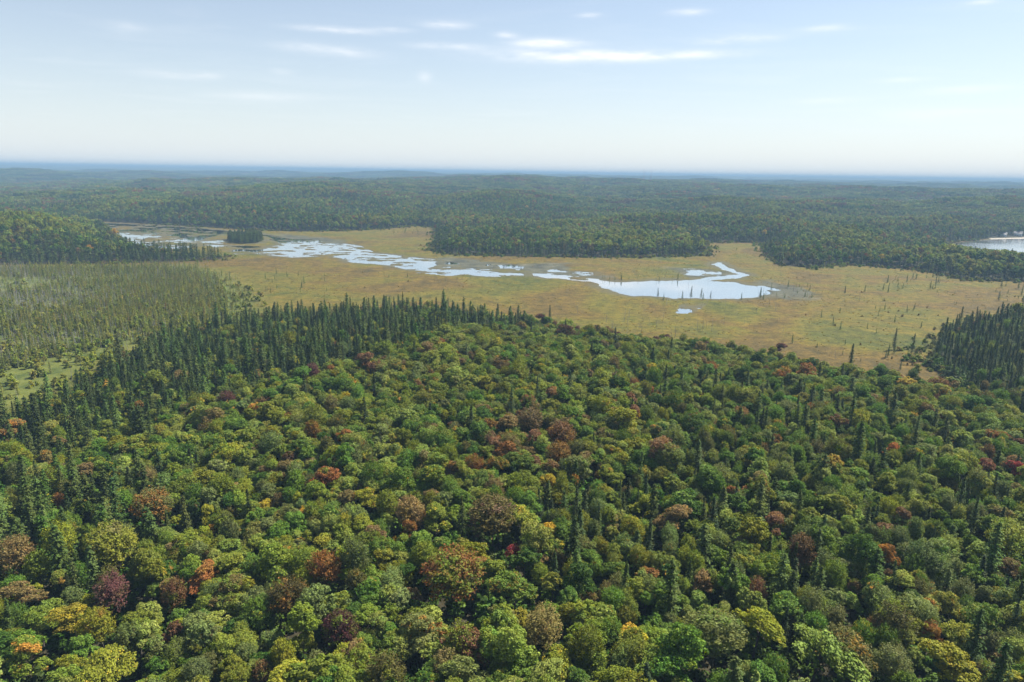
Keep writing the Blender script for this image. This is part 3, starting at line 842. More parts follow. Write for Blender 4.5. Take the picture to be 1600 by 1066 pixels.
# distinct trees: pixel of the crown's middle, kind, colour, accent, accent share, scale, label
SPECIAL = [
    (705, 880, 'birch', 'rust-orange', 'olive-green', .72, 1.6, 'broad rust-orange feathery tree in the lower middle of the photo'),
    (800, 858, 'maple', 'scarlet', 'red-brown', .6, .55, 'small bright scarlet treetop beside the broad rust-orange tree'),
    (806, 902, 'maple', 'mid-green', 'rust-orange', .42, .95, 'green maple with orange shoulders just below the scarlet treetop'),
    (682, 803, 'maple', 'olive-green', 'golden-yellow', 0.42, .85, 'maple with a glowing golden top above the broad rust-orange tree'),
    (770, 795, 'birch', 'bronze-green', 'maroon', .5, 1.55, 'very broad bronze-green tree with maroon patches in the middle of the photo'),
    (820, 800, 'maple', 'olive-green', 'golden-yellow', 0.38, .9, 'olive maple with yellow sprays touching the very broad bronze-green tree'),
    (640, 790, 'birch', 'khaki-brown', 'rust-orange', .4, 1.0, 'khaki-brown feathery tree left of the golden-topped maple'),
    (580, 772, 'maple', 'yellow-green', 'orange', .5, .7, 'yellow-green maple with an orange tip far left of the golden-topped maple'),
    (450, 853, 'maple', 'olive-green', 'orange', .34, .75, 'olive maple with one small bright orange spray amid green crowns'),
    (527, 978, 'birch', 'maroon', 'olive-green', .55, .85, 'purple-maroon tree near the bottom edge left of the middle'),
    (183, 912, 'birch', 'maroon', 'bronze-green', .55, .95, 'dark maroon feathery tree in the lower left of the photo'),
    (262, 925, 'birch', 'red-brown', 'olive-green', .6, .7, 'low red-brown tree just right of the dark maroon feathery tree'),
    (440, 1046, 'maple', 'yellow-green', 'golden-yellow', 0.42, .95, 'golden-yellow maple at the bottom edge left of the middle'),
    (180, 1025, 'maple', 'yellow-green', 'golden-yellow', 0.42, 1.1, 'broad yellow maple in the bottom left corner region'),
    (160, 968, 'birch', 'yellow-green', 'rust-orange', .4, .8, 'flat-topped yellow-olive tree below the dark maroon feathery tree'),
    (34, 922, 'maple', 'khaki-brown', 'scarlet', .42, .8, 'khaki maple with a red crest by the left edge'),
    (40, 1016, 'maple', 'olive-green', 'orange', .5, .8, 'olive maple with a vivid orange flank in the bottom left corner'),
    (110, 958, 'maple', 'yellow-green', 'golden-yellow', 0.42, .8, 'yellow maple between the red-crested and dark maroon trees'),
    (1182, 968, 'maple', 'yellow-green', 'golden-yellow', 0.42, 1.0, 'bright lemon-yellow maple in the lower right part of the photo'),
    (1120, 985, 'birch', 'grey-green', 'olive-green', .4, 1.25, 'rounded grey-green feathery tree left of the lemon-yellow maple'),
    (1275, 1000, 'maple', 'mid-green', 'pale green', .4, 1.3, 'broad fresh green maple right of the lemon-yellow maple'),
    (1391, 697, 'maple', 'orange', 'scarlet', .4, .5, 'small orange-red treetop by the tall dark fir at right'),
    (1530, 722, 'maple', 'red-brown', 'scarlet', .6, .75, 'red-brown tree with a crimson top near the right edge'),
    (1592, 728, 'maple', 'red-brown', 'scarlet', .75, .6, 'crimson treetop cut by the right edge'),
    (1343, 690, 'pine', 'dark green', 'dark green', 0, 1.0, 'tall dark green conifer standing left of the small orange-red treetop'),
    (850, 972, 'birch', 'khaki-brown', 'red-brown', .5, 1.0, 'brown feathery tree near the bottom edge in the middle'),
    (505, 882, 'birch', 'rust-orange', 'bronze-green', .5, .95, 'rust-brown tree left of the broad rust-orange one'),
    (230, 782, 'birch', 'bronze-green', 'rust-orange', .65, 1.3, 'wide green and rust tree on the left below the cedars'),
    (165, 840, 'birch', 'olive-green', 'khaki-brown', .5, 1.5, 'very wide olive-khaki feathery tree on the left'),
    (20, 862, 'birch', 'khaki-brown', 'red-brown', .6, 1.15, 'khaki-brown dome-shaped tree against the left edge'),
    (455, 925, 'birch', 'bronze-green', 'rust-orange', .5, 1.0, 'bronze and rust tree above the purple-maroon one'),
    (830, 650, 'birch', 'red-brown', 'khaki-brown', .5, 1.1, 'red-brown tree in the rusty patch above the middle'),
    (880, 672, 'birch', 'red-brown', 'rust-orange', .5, 1.1, 'rust-red tree on the lower side of the rusty patch'),
    (770, 716, 'maple', 'olive-green', 'orange', .5, .8, 'olive maple with orange patches left of the middle firs'),
    (875, 703, 'birch', 'rust-orange', 'red-brown', .5, .8, 'dome of rust foliage below the rusty patch'),
    (545, 590, 'maple', 'yellow-green', 'orange', .7, .8, 'orange maple on the far slope above the sea of green crowns'),
    (390, 636, 'maple', 'yellow-green', 'orange', .7, .7, 'orange sprayed maple on the left slope'),
    (432, 582, 'maple', 'yellow-green', 'golden-yellow', 0.42, .7, 'small golden maple close to the dark conifer belt'),
    (352, 622, 'birch', 'maroon', 'red-brown', .5, .8, 'slim maroon treetop on the left slope'),
    (490, 577, 'birch', 'maroon', 'red-brown', .4, .8, 'purple-brown tree under the dark conifer belt'),
    (15, 666, 'maple', 'khaki-brown', 'orange', .6, .95, 'orange-brown maple at the left edge below the conifers'),
    (762, 594, 'maple', 'yellow-green', 'golden-yellow', 0.42, .8, 'yellow-topped maple on the far slope in the middle'),
    (858, 612, 'maple', 'red-brown', 'rust-orange', .6, .8, 'compact rusty maple just above the rusty patch'),
    (992, 642, 'maple', 'red-brown', 'scarlet', .4, .7, 'dull red maple right of the rusty patch'),
    (1496, 1030, 'maple', 'yellow-green', 'golden-yellow', 0.40, 1.0, 'acid yellow-green maple in the bottom right corner region'),
    (1325, 1010, 'birch', 'bronze-green', 'rust-orange', .45, 1.2, 'bronze tree with rusty patch at the bottom right'),
    (1385, 862, 'maple', 'rust-orange', 'orange', .5, .5, 'small orange-brown treetop in the right lower forest'),
    (1490, 942, 'maple', 'olive-green', 'orange', .35, .6, 'small olive maple with orange spray at lower right'),
    (1200, 812, 'maple', 'red-brown', 'rust-orange', .5, .7, 'red-brown maple in the right middle forest'),
    (1050, 800, 'maple', 'khaki-brown', 'orange', .4, .8, 'tawny maple right of the middle firs'),
    (1580, 830, 'birch', 'yellow-green', 'olive-green', .5, 1.25, 'wide yellow-olive dome near the right edge'),
    (1330, 610, 'pine', 'soft green', 'dark green', 0, .85, 'soft conifer near the far edge of the hill at right'),
    (1330, 556, 'fir', 'dark green', 'dark green', 0, 1.15, 'lone tall spruce standing at the edge of the marsh'),
    (1382, 582, 'birch', 'deep green', 'mid-green', .4, .75, 'dark round bush-like tree at the marsh edge right of the lone spruce'),
    (1425, 583, 'birch', 'deep green', 'mid-green', .4, .72, 'second dark round tree at the marsh edge, near the tongue of grass'),
    (1215, 540, 'maple', 'maroon', 'red-brown', .4, .7, 'maroon treetop where the hill meets the marsh'),
    (860, 487, 'fir', 'dark green', 'dark green', 0, .8, 'isolated spruce rising over the marsh edge in the middle'),
    (288, 806, 'fir', 'dark green', 'dark green', 0, 1.0, 'dark lone fir among green maples at left'),
    (262, 818, 'fir', 'dark green', 'dark green', 0, .7, 'shorter dark fir left of the lone fir among maples'),
]

SMALL = 0.56
TREES = []       # dict(x, y, z, kind, variant, scale, width, rot, colour, accent, share, label)


def add_tree(x, y, z, kind, scale, colour, accent=None, share=0.0, label=None, variant=None, wid=1.0):
    nv = len(PROTO[kind])
    TREES.append(dict(x=x, y=y, z=z, kind=kind, v=int(rng.integers(nv)) if variant is None else variant, s=scale, w=wid, rot=rng.uniform(0, 6.283),
                      colour=colour, accent=accent or colour, share=share, label=label))
    if kind in ('maple', 'birch', 'mapfar', 'bush'):
        TREES[-1]['ov'] = float(rng.uniform(.78, 1.28)); TREES[-1]['tilt'] = tuple(float(v) for v in rng.normal(size=2) * .09)
    elif kind in ('dead', 'larch', 'fir'):
        TREES[-1]['tilt'] = tuple(float(v) for v in rng.normal(size=2) * (.07 if kind == 'dead' else .025))


taken = []
for (px, py, kind, colc, acc, sh, sc, lab) in SPECIAL:
    hz = PROTO[kind][0][3] * (sc * 0.62 if kind in ('fir', 'pine') else (0.6 + 0.32 * sc) * .74 * 0.80)
    z = 8.0
    for _ in range(6):
        x, y = at(px, py, z + hz); z = float(terrain([x], [y])[0])
    v = 1 if kind == 'birch' else 0
    hs_ = sc if kind in ('fir', 'pine') else (0.6 + 0.32 * sc) * .74
    add_tree(x, y, z, kind, hs_, colc, acc, sh, lab, v, 1.0 if kind in ('fir', 'pine') else .92 * sc / hs_)
    taken.append((x, y, PROTO[kind][v][4] * sc * 0.85 + 2.0))
    if kind in ('maple', 'birch'):
        q = math.hypot(x, y); taken.append((x - x / q * 3.5 * sc, y - y / q * 3.5 * sc, PROTO[kind][v][4] * sc * 0.7 + 1.6))
taken = np.array(taken)


def accent_for(c):
    u = rng.random()
    if c in ('olive-green', 'yellow-green', 'mid-green', 'pale green', 'grey-green', 'bronze-green', 'deep green'):
        if u < .05: return 'orange', rng.uniform(.2, .45)
        if u < .13: return 'golden-yellow', rng.uniform(.2, .5)
        if u < .18: return 'rust-orange', rng.uniform(.15, .45)
        if u < .215: return 'red-brown', rng.uniform(.15, .45)
        return ('yellow-green' if u < .6 else 'pale green'), rng.uniform(.15, .55)
    if c in ('khaki-brown', 'rust-orange', 'red-brown', 'maroon'):
        return ('olive-green' if u < .6 else 'rust-orange'), rng.uniform(.25, .6)
    return c, 0.0


def plant_near():
    P = jitter_grid(-620, 620, 30, 720, 3.05, .48)
    r = np.hypot(P[:, 0], P[:, 1])
    P = P[in_view(P) & (r > 42) & (r < 720)]
    f = np.maximum(sdf(P, FLAT), sdf_safe(P[:, 0], P[:, 1], LAKE))
    # only the near hill and the stand by the right edge: the rest of the shore is planted below
    near = (np.hypot(P[:, 0], P[:, 1]) < 560)
    keep = (f < -1.5) & near
    P = P[keep]; f = f[keep]
    d2 = ((P[:, None, :] - taken[None, :, :2]) ** 2).sum(2)
    P2 = (d2 > taken[None, :, 2] ** 2).all(1)
    P = P[P2]; f = f[P2]
    z = terrain(P[:, 0], P[:, 1])
    con, ced, mid, rgt, rlo, std, rst = (sdf(P, q) for q in (Z_CONIFER, Z_CEDAR, Z_MIDFIR, Z_RIGHT, Z_RIGHTLOW, Z_STAND, Z_RUST))
    clump = fbm(P[:, 0], P[:, 1], 26, 71, 3)
    warm = fbm(P[:, 0], P[:, 1], 60, 72, 3)
    drop = rng.random(len(P))
    for i, (x, y) in enumerate(P):
        u = rng.random(); edge = -f[i]
        if std[i] > 0:
            if u < .70: kind = 'fir'
            elif u < .80: kind = 'pine'
            else: kind = 'birch'
            sc = rng.uniform(.5, .85) + .35 * rng.random() ** 2
        elif con[i] > 0:
            k = .66 + .22 * (clump[i] > .45)
            kind = ('fir' if u < k * .55 else 'pine') if u < k else ('birch' if u < k + .35 * (1 - k) else 'maple')
            sc = rng.uniform(.42, .85) + .3 * rng.random() ** 3
        elif ced[i] > 0:
            kind = ('pine' if u < .55 else 'fir' if u < .62 else 'birch' if u < .86 else 'maple'); sc = rng.uniform(.7, 1.0)
        elif mid[i] > 0:
            kind = ('fir' if u < .22 else 'pine' if u < .36 else 'birch' if u < .68 else 'maple'); sc = rng.uniform(.55, .95) if kind in ('fir', 'pine') else rng.uniform(.65, .95)
        elif rgt[i] > 0 or rlo[i] > 0:
            k = (.085 if rgt[i] > 0 else .03) + .12 * (clump[i] > .58)
            kind = ('fir' if u < k else 'pine' if u < k * 1.9 else 'birch' if u < k * 1.9 + .34 else 'maple'); sc = rng.uniform(.5, .9) if kind in ('fir', 'pine') else rng.uniform(.62, 1.0)
        else:
            kind = ('fir' if u < .012 else 'birch' if u < .2 else 'maple'); sc = rng.uniform(.72, 1.08)
        # firs and larches fit between crowns, broad crowns need more room
        if kind in ('maple', 'birch') and drop[i] < .10: continue
        if kind == 'pine' and drop[i] < .6: continue
        if kind == 'fir' and drop[i] < .52: continue
        if kind in ('maple', 'birch'): sc *= SMALL * (1 + .5 * rng.random() ** 5)
        if edge < 14: sc *= rng.uniform(.7, 1.0)
        col = pick({'maple': MAPLE_MIX, 'birch': BIRCH_MIX, 'fir': FIR_MIX, 'pine': PINE_MIX, 'larch': LARCH_MIX}[kind])
        if kind in ('maple', 'birch'):
            if rst[i] > 0 and rng.random() < .28: col = ['red-brown', 'khaki-brown', 'rust-orange', 'bronze-green'][rng.integers(4)]
            elif (rgt[i] > 0 or rlo[i] > 0) and col in ('yellow-green', 'olive-green') and rng.random() < .6: col = ['mid-green', 'grey-green', 'pale green'][rng.integers(3)]
            elif edge < 10 and rng.random() < .3: col = ['red-brown', 'khaki-brown', 'maroon', 'rust-orange'][rng.integers(4)]
        a, sh = accent_for(col)
        add_tree(x, y, z[i], kind, sc, col, a, sh, wid=rng.uniform(.85, 1.15) if kind not in ('fir',) else rng.uniform(.75, 1.25))


plant_near()


def plant_bog():
    P = jitter_grid(-560, -100, 240, 720, 2.15, .48)
    b = sdf(P, BOG); m = (b > 1) & in_view(P); P = P[m]; b = b[m]
    cl = sdf(P, CLEARING); z = terrain(P[:, 0], P[:, 1])
    dens = fbm(P[:, 0], P[:, 1], 70, 91, 3); grey = fbm(P[:, 0], P[:, 1], 80, 92, 3)
    px = to_px(np.stack([P[:, 0], P[:, 1], z + 4], 1))[:, 0]
    for i, (x, y) in enumerate(P):
        u = rng.random()
        thin = smooth(0, 40, b[i]) * (0.64 + 1.5 * (dens[i] - .5))
        if cl[i] > 0: thin = 0.03
        if px[i] > 300: thin *= max(0.12, 1 - (px[i] - 300) / 110)
        if u > thin: continue
        pd = np.clip(.55 - px[i] / 420 + (grey[i] - .5) * 1.6, .08, .85)
        if rng.random() < pd:
            add_tree(x, y, z[i], 'dead', rng.uniform(.35, .8) + .3 * rng.random() ** 3, 'khaki-brown')
        else:
            c = pick(LARCH_MIX); add_tree(x, y, z[i], 'larch', rng.uniform(.25, .6) + .4 * rng.random() ** 3, c, 'larch yellow-green', .4)


def bog_bushes():
    P = jitter_grid(-480, -100, 230, 620, 4.2, .5); b = sdf(P, BOG); P = P[(b > 0) & in_view(P)]
    z = terrain(P[:, 0], P[:, 1]); q = fbm(P[:, 0], P[:, 1], 45, 95, 3); py = to_px(np.stack([P[:, 0], P[:, 1], z], 1))[:, 1]; cl = sdf(P, CLEARING)
    for i, (x, y) in enumerate(P):
        if rng.random() > (q[i] - .3) * 2.4 * smooth(420, 540, py[i]) * (.25 if cl[i] > 0 else 1) + .06: continue
        add_tree(x, y, z[i], 'bush', rng.uniform(.7, 2.0), ['yellow-green', 'larch yellow-green', 'olive-green', 'pale green'][rng.integers(4)], 'yellow-green', .4)


plant_bog()
bog_bushes()


def plant_marsh():
    """thin snags and stunted spruces standing in the open marsh"""
    n0 = len(TREES)

    def one(px, py, kind, sc, col='dark green'):
        x, y = at(px, py, 0.0)
        add_tree(x, y, 0.0, kind, sc, col, col, 0)
    for k in range(80):      # snags below and right of the pond
        px, py = rng.uniform(760, 1560), rng.uniform(425, 600)
        x, y = at(px, py)
        if sdf(np.array([[x, y]]), FLAT)[0] < 12: continue
        one(px, py, 'dead', rng.uniform(.35, .85))
    for k in range(26):
        px, py = rng.uniform(940, 1130), rng.uniform(500, 530)
        x, y = at(px, py)
        if sdf(np.array([[x, y]]), FLAT)[0] > 3: one(px, py, 'dead', rng.uniform(.4, .9))
    for (x0, x1, y0, y1, n, s0, s1, kinds) in [(1180, 1275, 447, 466, 34, .2, .46, ('larch', 'fir', 'dead')), (985, 1200, 464, 470, 16, .25, .55, ('fir', 'dead')),
                                               (940, 1060, 434, 438.5, 22, .2, .42, ('fir', 'larch', 'dead')), (1375, 1480, 433, 458, 34, .25, .5, ('fir', 'larch')),
                                               (1340, 1590, 450, 500, 26, .15, .4, ('fir', 'bush', 'larch')), (1230, 1440, 480, 580, 30, .15, .38, ('fir', 'bush', 'dead')),
                                               (1380, 1450, 540, 562, 9, .3, .55, ('fir', 'larch')), (1555, 1625, 446, 470, 14, .3, .6, ('fir', 'larch')),
                                               (590, 680, 355, 366, 26, .3, .6, ('larch', 'fir')), (340, 480, 425, 470, 30, .2, .45, ('larch', 'fir')),
                                               (480, 760, 425, 455, 16, .15, .3, ('fir', 'bush')), (1100, 1190, 384, 395, 8, .2, .35, ('fir', 'bush'))]:
        for k in range(n):
            px, py = rng.uniform(x0, x1), rng.uniform(y0, y1)
            x, y = at(px, py)
            if sdf(np.array([[x, y]]), FLAT)[0] < 0: continue
            kd = kinds[rng.integers(len(kinds))]
            one(px, py, kd, rng.uniform(s0, s1) * (2.0 if kd == 'bush' else 1), 'khaki-brown' if kd == 'bush' else 'larch green' if kd == 'larch' else 'soft green')
    for (px, py, sc) in ((1079, 466, .62), (1028, 464, .5), (1188, 466, .62), (1110, 466, .4), (1396, 547, .8), (1424, 555, .75), (1560, 470, .5), (1320, 459, .5)):
        one(px, py, 'fir', sc, 'dark blue-green')
    zz = terrain([t['x'] for t in TREES[n0:]], [t['y'] for t in TREES[n0:]])
    for t, z in zip(TREES[n0:], zz):
        t['z'] = max(float(z), -.6)
    # wooded islet
    lo, hi = ISLAND.min(0), ISLAND.max(0)
    P = jitter_grid(lo[0], hi[0], lo[1], hi[1], 4.2); P = P[inside(P, ISLAND)]
    for x, y in P:
        add_tree(x, y, .4, 'fir', rng.uniform(.65, .9), 'dark green' if rng.random() < .6 else 'soft green', None, 0, wid=1.35)


plant_marsh()


def plant_far():
    P = jitter_grid(-1500, 1500, 380, 2000, 6.0)
    r = np.hypot(P[:, 0], P[:, 1]); P = P[in_view(P, 4) & (r > 520) & (r < 1750)]
    f = np.maximum(sdf(P, FLAT), sdf_safe(P[:, 0], P[:, 1], LAKE)); nearhill = np.hypot(P[:, 0], P[:, 1]) < 560
    beach = sdf_safe(P[:, 0], P[:, 1], BEACH) if BEACH is not None else np.full(len(P), -99.)
    m = (f < -0.5) & ~nearhill & (beach < 2); P = P[m]; f = f[m]
    z = terrain(P[:, 0], P[:, 1])
    tone = fbm(P[:, 0], P[:, 1], 110, 66, 3); con = fbm(P[:, 0], P[:, 1], 90, 61, 3); lf = sdf(P, Z_LEFTFRONT); lt = sdf(P, Z_LEFTTIP)
    warm = fbm(P[:, 0], P[:, 1], 70, 62, 3); rad = np.hypot(P[:, 0], P[:, 1]); pxx = to_px(np.stack([P[:, 0], P[:, 1], z + 8], 1))[:, 0]
    for i, (x, y) in enumerate(P):
        edge = -f[i]; u = rng.random()
        pc = .12 + .5 * max(0, con[i] - .52) * 4 + (.42 if edge < 22 else 0) + (.35 if lt[i] > 0 else 0)
        if u < pc:
            kind = 'firfar'; col = ['dark green', 'dark blue-green', 'soft green'][rng.integers(3)]; sc = rng.uniform(.75, 1.15); w = rng.uniform(1.2, 1.75); a, sh = col, 0
        else:
            if rng.random() < .12: continue
            kind = 'mapfar'; col = pick(MAPLE_MIX); sc = rng.uniform(.55, .95) + .5 * max(0, tone[i] - .4); w = rng.uniform(.85, 1.15)
            if tone[i] > .55 and rng.random() < .6: col = ['olive-green', 'pale green', 'yellow-green'][rng.integers(3)]
            elif tone[i] < .45 and rng.random() < .6: col = ['deep green', 'mid-green', 'bronze-green'][rng.integers(3)]
            elif warm[i] > .58 and rng.random() < .22: col = ['red-brown', 'khaki-brown', 'bronze-green', 'rust-orange'][rng.integers(4)]
            elif rng.random() < .3: col = ['deep green', 'mid-green', 'bronze-green'][rng.integers(3)]
            a, sh = accent_for(col)
        if edge < 6: sc *= .75
        if pxx[i] > 1474 and rad[i] < LAKE_BACK:
            d_ = CR @ np.array([(pxx[i] - 800.0) / FPX, -(np.interp(pxx[i], [1476, 1500, 1530, 1570, 1600], [380, 383, 388, 390, 394.5]) - 533.0) / FPX, -1.0])
            hm = CAM_Z + rad[i] * d_[2] / math.hypot(d_[0], d_[1]) - z[i]
            hz = hm / PROTO[kind][0][3]
            if hz < .2: continue
            if sc > hz or hz < 1.5:
                sc2 = min(hz * rng.uniform(.8, 1.06), 1.45); w *= min(1.9, max(1.0, (sc / sc2) ** .6)); sc = sc2
        add_tree(x, y, z[i], kind, sc, col, a, sh, wid=w)


BEACH = poly([(1545, 371.6), (1585, 369.8), (1700, 369), (1700, 373), (1600, 373), (1545, 374.5)])
plant_far()

# ------------------------------------------------------------------ trees as single things, the rest as woodland
LIMIT = {'maple': 300, 'birch': 290, 'fir': 290, 'pine': 200, 'larch': 260, 'dead': 260, 'bush': 60}
NAMES = {'maple': 'maple_tree', 'birch': 'birch_tree', 'fir': 'fir_tree', 'pine': 'pine_tree', 'larch': 'larch_tree', 'dead': 'dead_tree', 'bush': 'low_bush'}
NOUN = {'maple': 'clumpy maple', 'birch': 'feathery broadleaf tree', 'fir': 'narrow fir', 'pine': 'broad soft conifer', 'larch': 'thin larch', 'dead': 'bare dead tree', 'bush': 'low bush'}
GROUP = {'maple': 'maples of the near forest', 'birch': 'feathery broadleaf trees of the near forest', 'fir': 'dark firs and spruces', 'pine': 'broad soft conifers of the near forest',
         'larch': 'thin larches of the bog and marsh edge', 'dead': 'bare dead trees of the bog and marsh', 'bush': 'low bushes on the marsh and bog'}
X = np.array([[t['x'], t['y'], t['z']] for t in TREES]); PX = to_px(X + [0, 0, 1] * np.array([[PROTO[t['kind']][0][3] * t['s'] * .7] for t in TREES]))
size_px = np.array([PROTO[t['kind']][0][3] * t['s'] for t in TREES]) * FPX / PX[:, 2]
inframe = (PX[:, 0] > 4) & (PX[:, 0] < 1596) & (PX[:, 1] > 0) & (PX[:, 1] < 1058)
single = set(i for i, t in enumerate(TREES) if t['label'])
for kind, lim in LIMIT.items():
    idx = [i for i, t in enumerate(TREES) if t['kind'] == kind and inframe[i] and i not in single]
    idx.sort(key=lambda i: -size_px[i])
    n0 = sum(1 for i in single if TREES[i]['kind'] == kind)
    single.update(idx[:max(0, lim - n0)])

# words that single a tree out: its colour and build, then which one it is from a mark that can be found
MARKS = [(705, 880, 'broad rust-orange tree'), (800, 866, 'scarlet treetop'), (770, 795, 'big bronze-maroon tree'), (527, 978, 'purple-maroon tree'), (183, 912, 'dark maroon tree'),
         (440, 1046, 'golden maple at the bottom'), (1182, 968, 'lemon-yellow maple'), (1391, 697, 'small orange-red treetop'), (1530, 722, 'crimson-topped tree'),
         (230, 782, 'wide green-and-rust tree'), (20, 862, 'khaki dome at the edge'), (830, 650, 'rusty patch'), (545, 590, 'orange maple on the slope'),
         (352, 622, 'slim maroon treetop'), (15, 666, 'orange-brown maple'), (1330, 556, 'lone marsh-edge spruce'), (1496, 1030, 'acid yellow-green maple'),
         (1200, 812, 'red-brown maple at right'), (1060, 452, 'pond'), (383, 371, 'wooded islet'), (90, 585, 'grassy clearing'), (960, 800, 'firs in the middle'),
         (620, 470, 'top of the conifer belt'), (1500, 560, 'dark stand at right'), (1000, 1000, 'bottom middle'), (1570, 900, 'right edge'), (330, 860, 'green crowns at left'),
         (600, 660, 'green slope at centre'), (1150, 650, 'right slope'), (1440, 470, 'open marsh at right'), (850, 480, 'marsh edge at centre'), (200, 470, 'grey-green bog'), (40, 480, 'grey left-edge snags'), (350, 440, 'thin end of the bog'), (1130, 560, 'near marsh edge')]
ORD = ['first', 'second', 'third', 'fourth', 'fifth', 'sixth', 'seventh', 'eighth', 'ninth', 'tenth', 'eleventh', 'twelfth', 'thirteenth', 'fourteenth', 'fifteenth', 'sixteenth',
       'seventeenth', 'eighteenth', 'nineteenth', 'twentieth'] + ['twenty-' + w for w in ('first', 'second', 'third', 'fourth', 'fifth', 'sixth', 'seventh', 'eighth', 'ninth')] + ['thirtieth'] + ['thirty-' + w for w in ('first', 'second', 'third', 'fourth', 'fifth', 'sixth', 'seventh', 'eighth', 'ninth')]
DIRW = ['right of', 'above right of', 'above', 'above left of', 'left of', 'below left of', 'below', 'below right of']
mk = np.array([(a, b) for a, b, _ in MARKS], float)
buckets = {}
for i in single:
    t = TREES[i]
    if t['label']: continue
    d = mk - PX[i, :2]; dist = np.hypot(d[:, 0], d[:, 1] * 1.25); k = int(dist.argmin())
    an = math.degrees(math.atan2(d[k, 1], -d[k, 0])) % 360
    t['bucket'] = (t['kind'], t['colour'].replace('larch ', '') if t['kind'] != 'dead' else '', k, int(((an + 22.5) % 360) // 45)); buckets.setdefault(t['bucket'], []).append((dist[k], i))
for (kind, colour, k, q), lst in buckets.items():
    lst.sort()
    for n, (_, i) in enumerate(lst):
        cw = colour.replace('larch ', '')
        look = NOUN[kind] if kind == 'dead' else cw + ' ' + NOUN[kind]
        which = (ORD[min(n, len(ORD) - 1)] + ' out, ') if len(lst) > 1 else ''
        TREES[i]['label'] = f"{look}, {which}{DIRW[q]} the {MARKS[k][2]}"


def colour4(name, a=1.0, jit=0.12):
    c = np.array(COLS[name]) * (1 + rng.normal(size=3) * jit * .5) * (1 + rng.normal() * jit)
    return [float(max(0.004, v)) for v in c] + [float(a)]


for i in sorted(single, key=lambda i: -size_px[i]):
    t = TREES[i]; cm, tm, fm, H, Rc = PROTO[t['kind']][t['v']]
    root = bpy.data.objects.new(NAMES[t['kind']], None); COL.objects.link(root)
    root.empty_display_size = 1.0
    root.location = (t['x'], t['y'], t['z'] - .05); root.rotation_euler = (*t.get('tilt', (0, 0)), t['rot']); root.scale = (t['s'] * t['w'] * t.get('ov', 1), t['s'] * t['w'] / t.get('ov', 1), t['s'])
    tag(root, t['label'], {'bush': 'bush', 'dead': 'dead tree'}.get(t['kind'], 'tree'), GROUP[t['kind']])
    c = obj('branches' if t['kind'] == 'dead' else 'crown', cm, root); b = obj('trunk', tm, root)
    if t['kind'] == 'dead': c['kind'] = 'stuff'
    c['tint'] = colour4(t['colour']); c['accent'] = colour4(t['accent'], t['share'])


def woodland(name, kinds, items, label, category='forest'):
    """many trees nobody could count, one object: points that carry a copy each"""
    coll = bpy.data.collections.new(name + '_sources'); base = {}
    n = 0
    for kd in kinds:
        base[kd] = n
        for v, (cm, tm, fm, H, Rc) in enumerate(PROTO[kd]):
            o = bpy.data.objects.new(f'{name}_{n:02d}', fm); coll.objects.link(o); n += 1
    me = bpy.data.meshes.new(name); N = len(items)
    me.vertices.add(N)
    me.vertices.foreach_set('co', np.array([[t['x'], t['y'], t['z'] - .05] for t in items], np.float32).ravel())

    def attr(nm, typ, key, data):
        a = me.attributes.new(nm, typ, 'POINT'); a.data.foreach_set(key, data)
    attr('which', 'INT', 'value', np.array([base[t['kind']] + t['v'] for t in items], np.int32))
    attr('spin', 'FLOAT_VECTOR', 'vector', np.array([[*t.get('tilt', (0, 0)), t['rot']] for t in items], np.float32).ravel())
    attr('grow', 'FLOAT_VECTOR', 'vector', np.array([[t['s'] * t['w'] * t.get('ov', 1), t['s'] * t['w'] / t.get('ov', 1), t['s']] for t in items], np.float32).ravel())
    attr('tint', 'FLOAT_COLOR', 'color', np.array([colour4(t['colour']) for t in items], np.float32).ravel())
    attr('accent', 'FLOAT_COLOR', 'color', np.array([colour4(t['accent'], t['share']) for t in items], np.float32).ravel())
    o = obj(name, me); tag(o, label, category, kind='stuff')
    ng = bpy.data.node_groups.new(name + '_spread', 'GeometryNodeTree')
    ng.interface.new_socket('Geometry', in_out='INPUT', socket_type='NodeSocketGeometry'); ng.interface.new_socket('Geometry', in_out='OUTPUT', socket_type='NodeSocketGeometry')
    gi = ng.nodes.new('NodeGroupInput'); go = ng.nodes.new('NodeGroupOutput'); ip = ng.nodes.new('GeometryNodeInstanceOnPoints'); ci = ng.nodes.new('GeometryNodeCollectionInfo')
    ci.inputs['Collection'].default_value = coll; ci.inputs['Separate Children'].default_value = True; ci.inputs['Reset Children'].default_value = True
    ip.inputs['Pick Instance'].default_value = True

    def named(nm, typ):
        a = ng.nodes.new('GeometryNodeInputNamedAttribute'); a.data_type = typ; a.inputs['Name'].default_value = nm; return a.outputs['Attribute']
    Ln = ng.links.new
    Ln(gi.outputs[0], ip.inputs['Points']); Ln(ci.outputs[0], ip.inputs['Instance']); Ln(named('which', 'INT'), ip.inputs['Instance Index'])
    Ln(named('spin', 'FLOAT_VECTOR'), ip.inputs['Rotation']); Ln(named('grow', 'FLOAT_VECTOR'), ip.inputs['Scale']); Ln(ip.outputs[0], go.inputs[0])
    md = o.modifiers.new('spread', 'NODES'); md.node_group = ng
    return o


rest = [t for i, t in enumerate(TREES) if i not in single]
def of(*k): return [t for t in rest if t['kind'] in k]


woodland('broadleaf_forest', ('maple', 'birch'), of('maple', 'birch'), 'dense green broadleaf forest with rust and gold treetops covering the near hill')
woodland('conifer_forest', ('fir', 'pine'), of('fir', 'pine'), 'dark pointed conifer belt along the hill and marsh edges')
woodland('bog_forest', ('larch', 'dead', 'bush'), of('larch', 'dead', 'bush'), 'thin yellow-green and grey bog woodland on the left flat')
woodland('far_forest', ('mapfar', 'firfar'), of('mapfar', 'firfar'), 'hazy mixed forest on the far shore of the marsh')


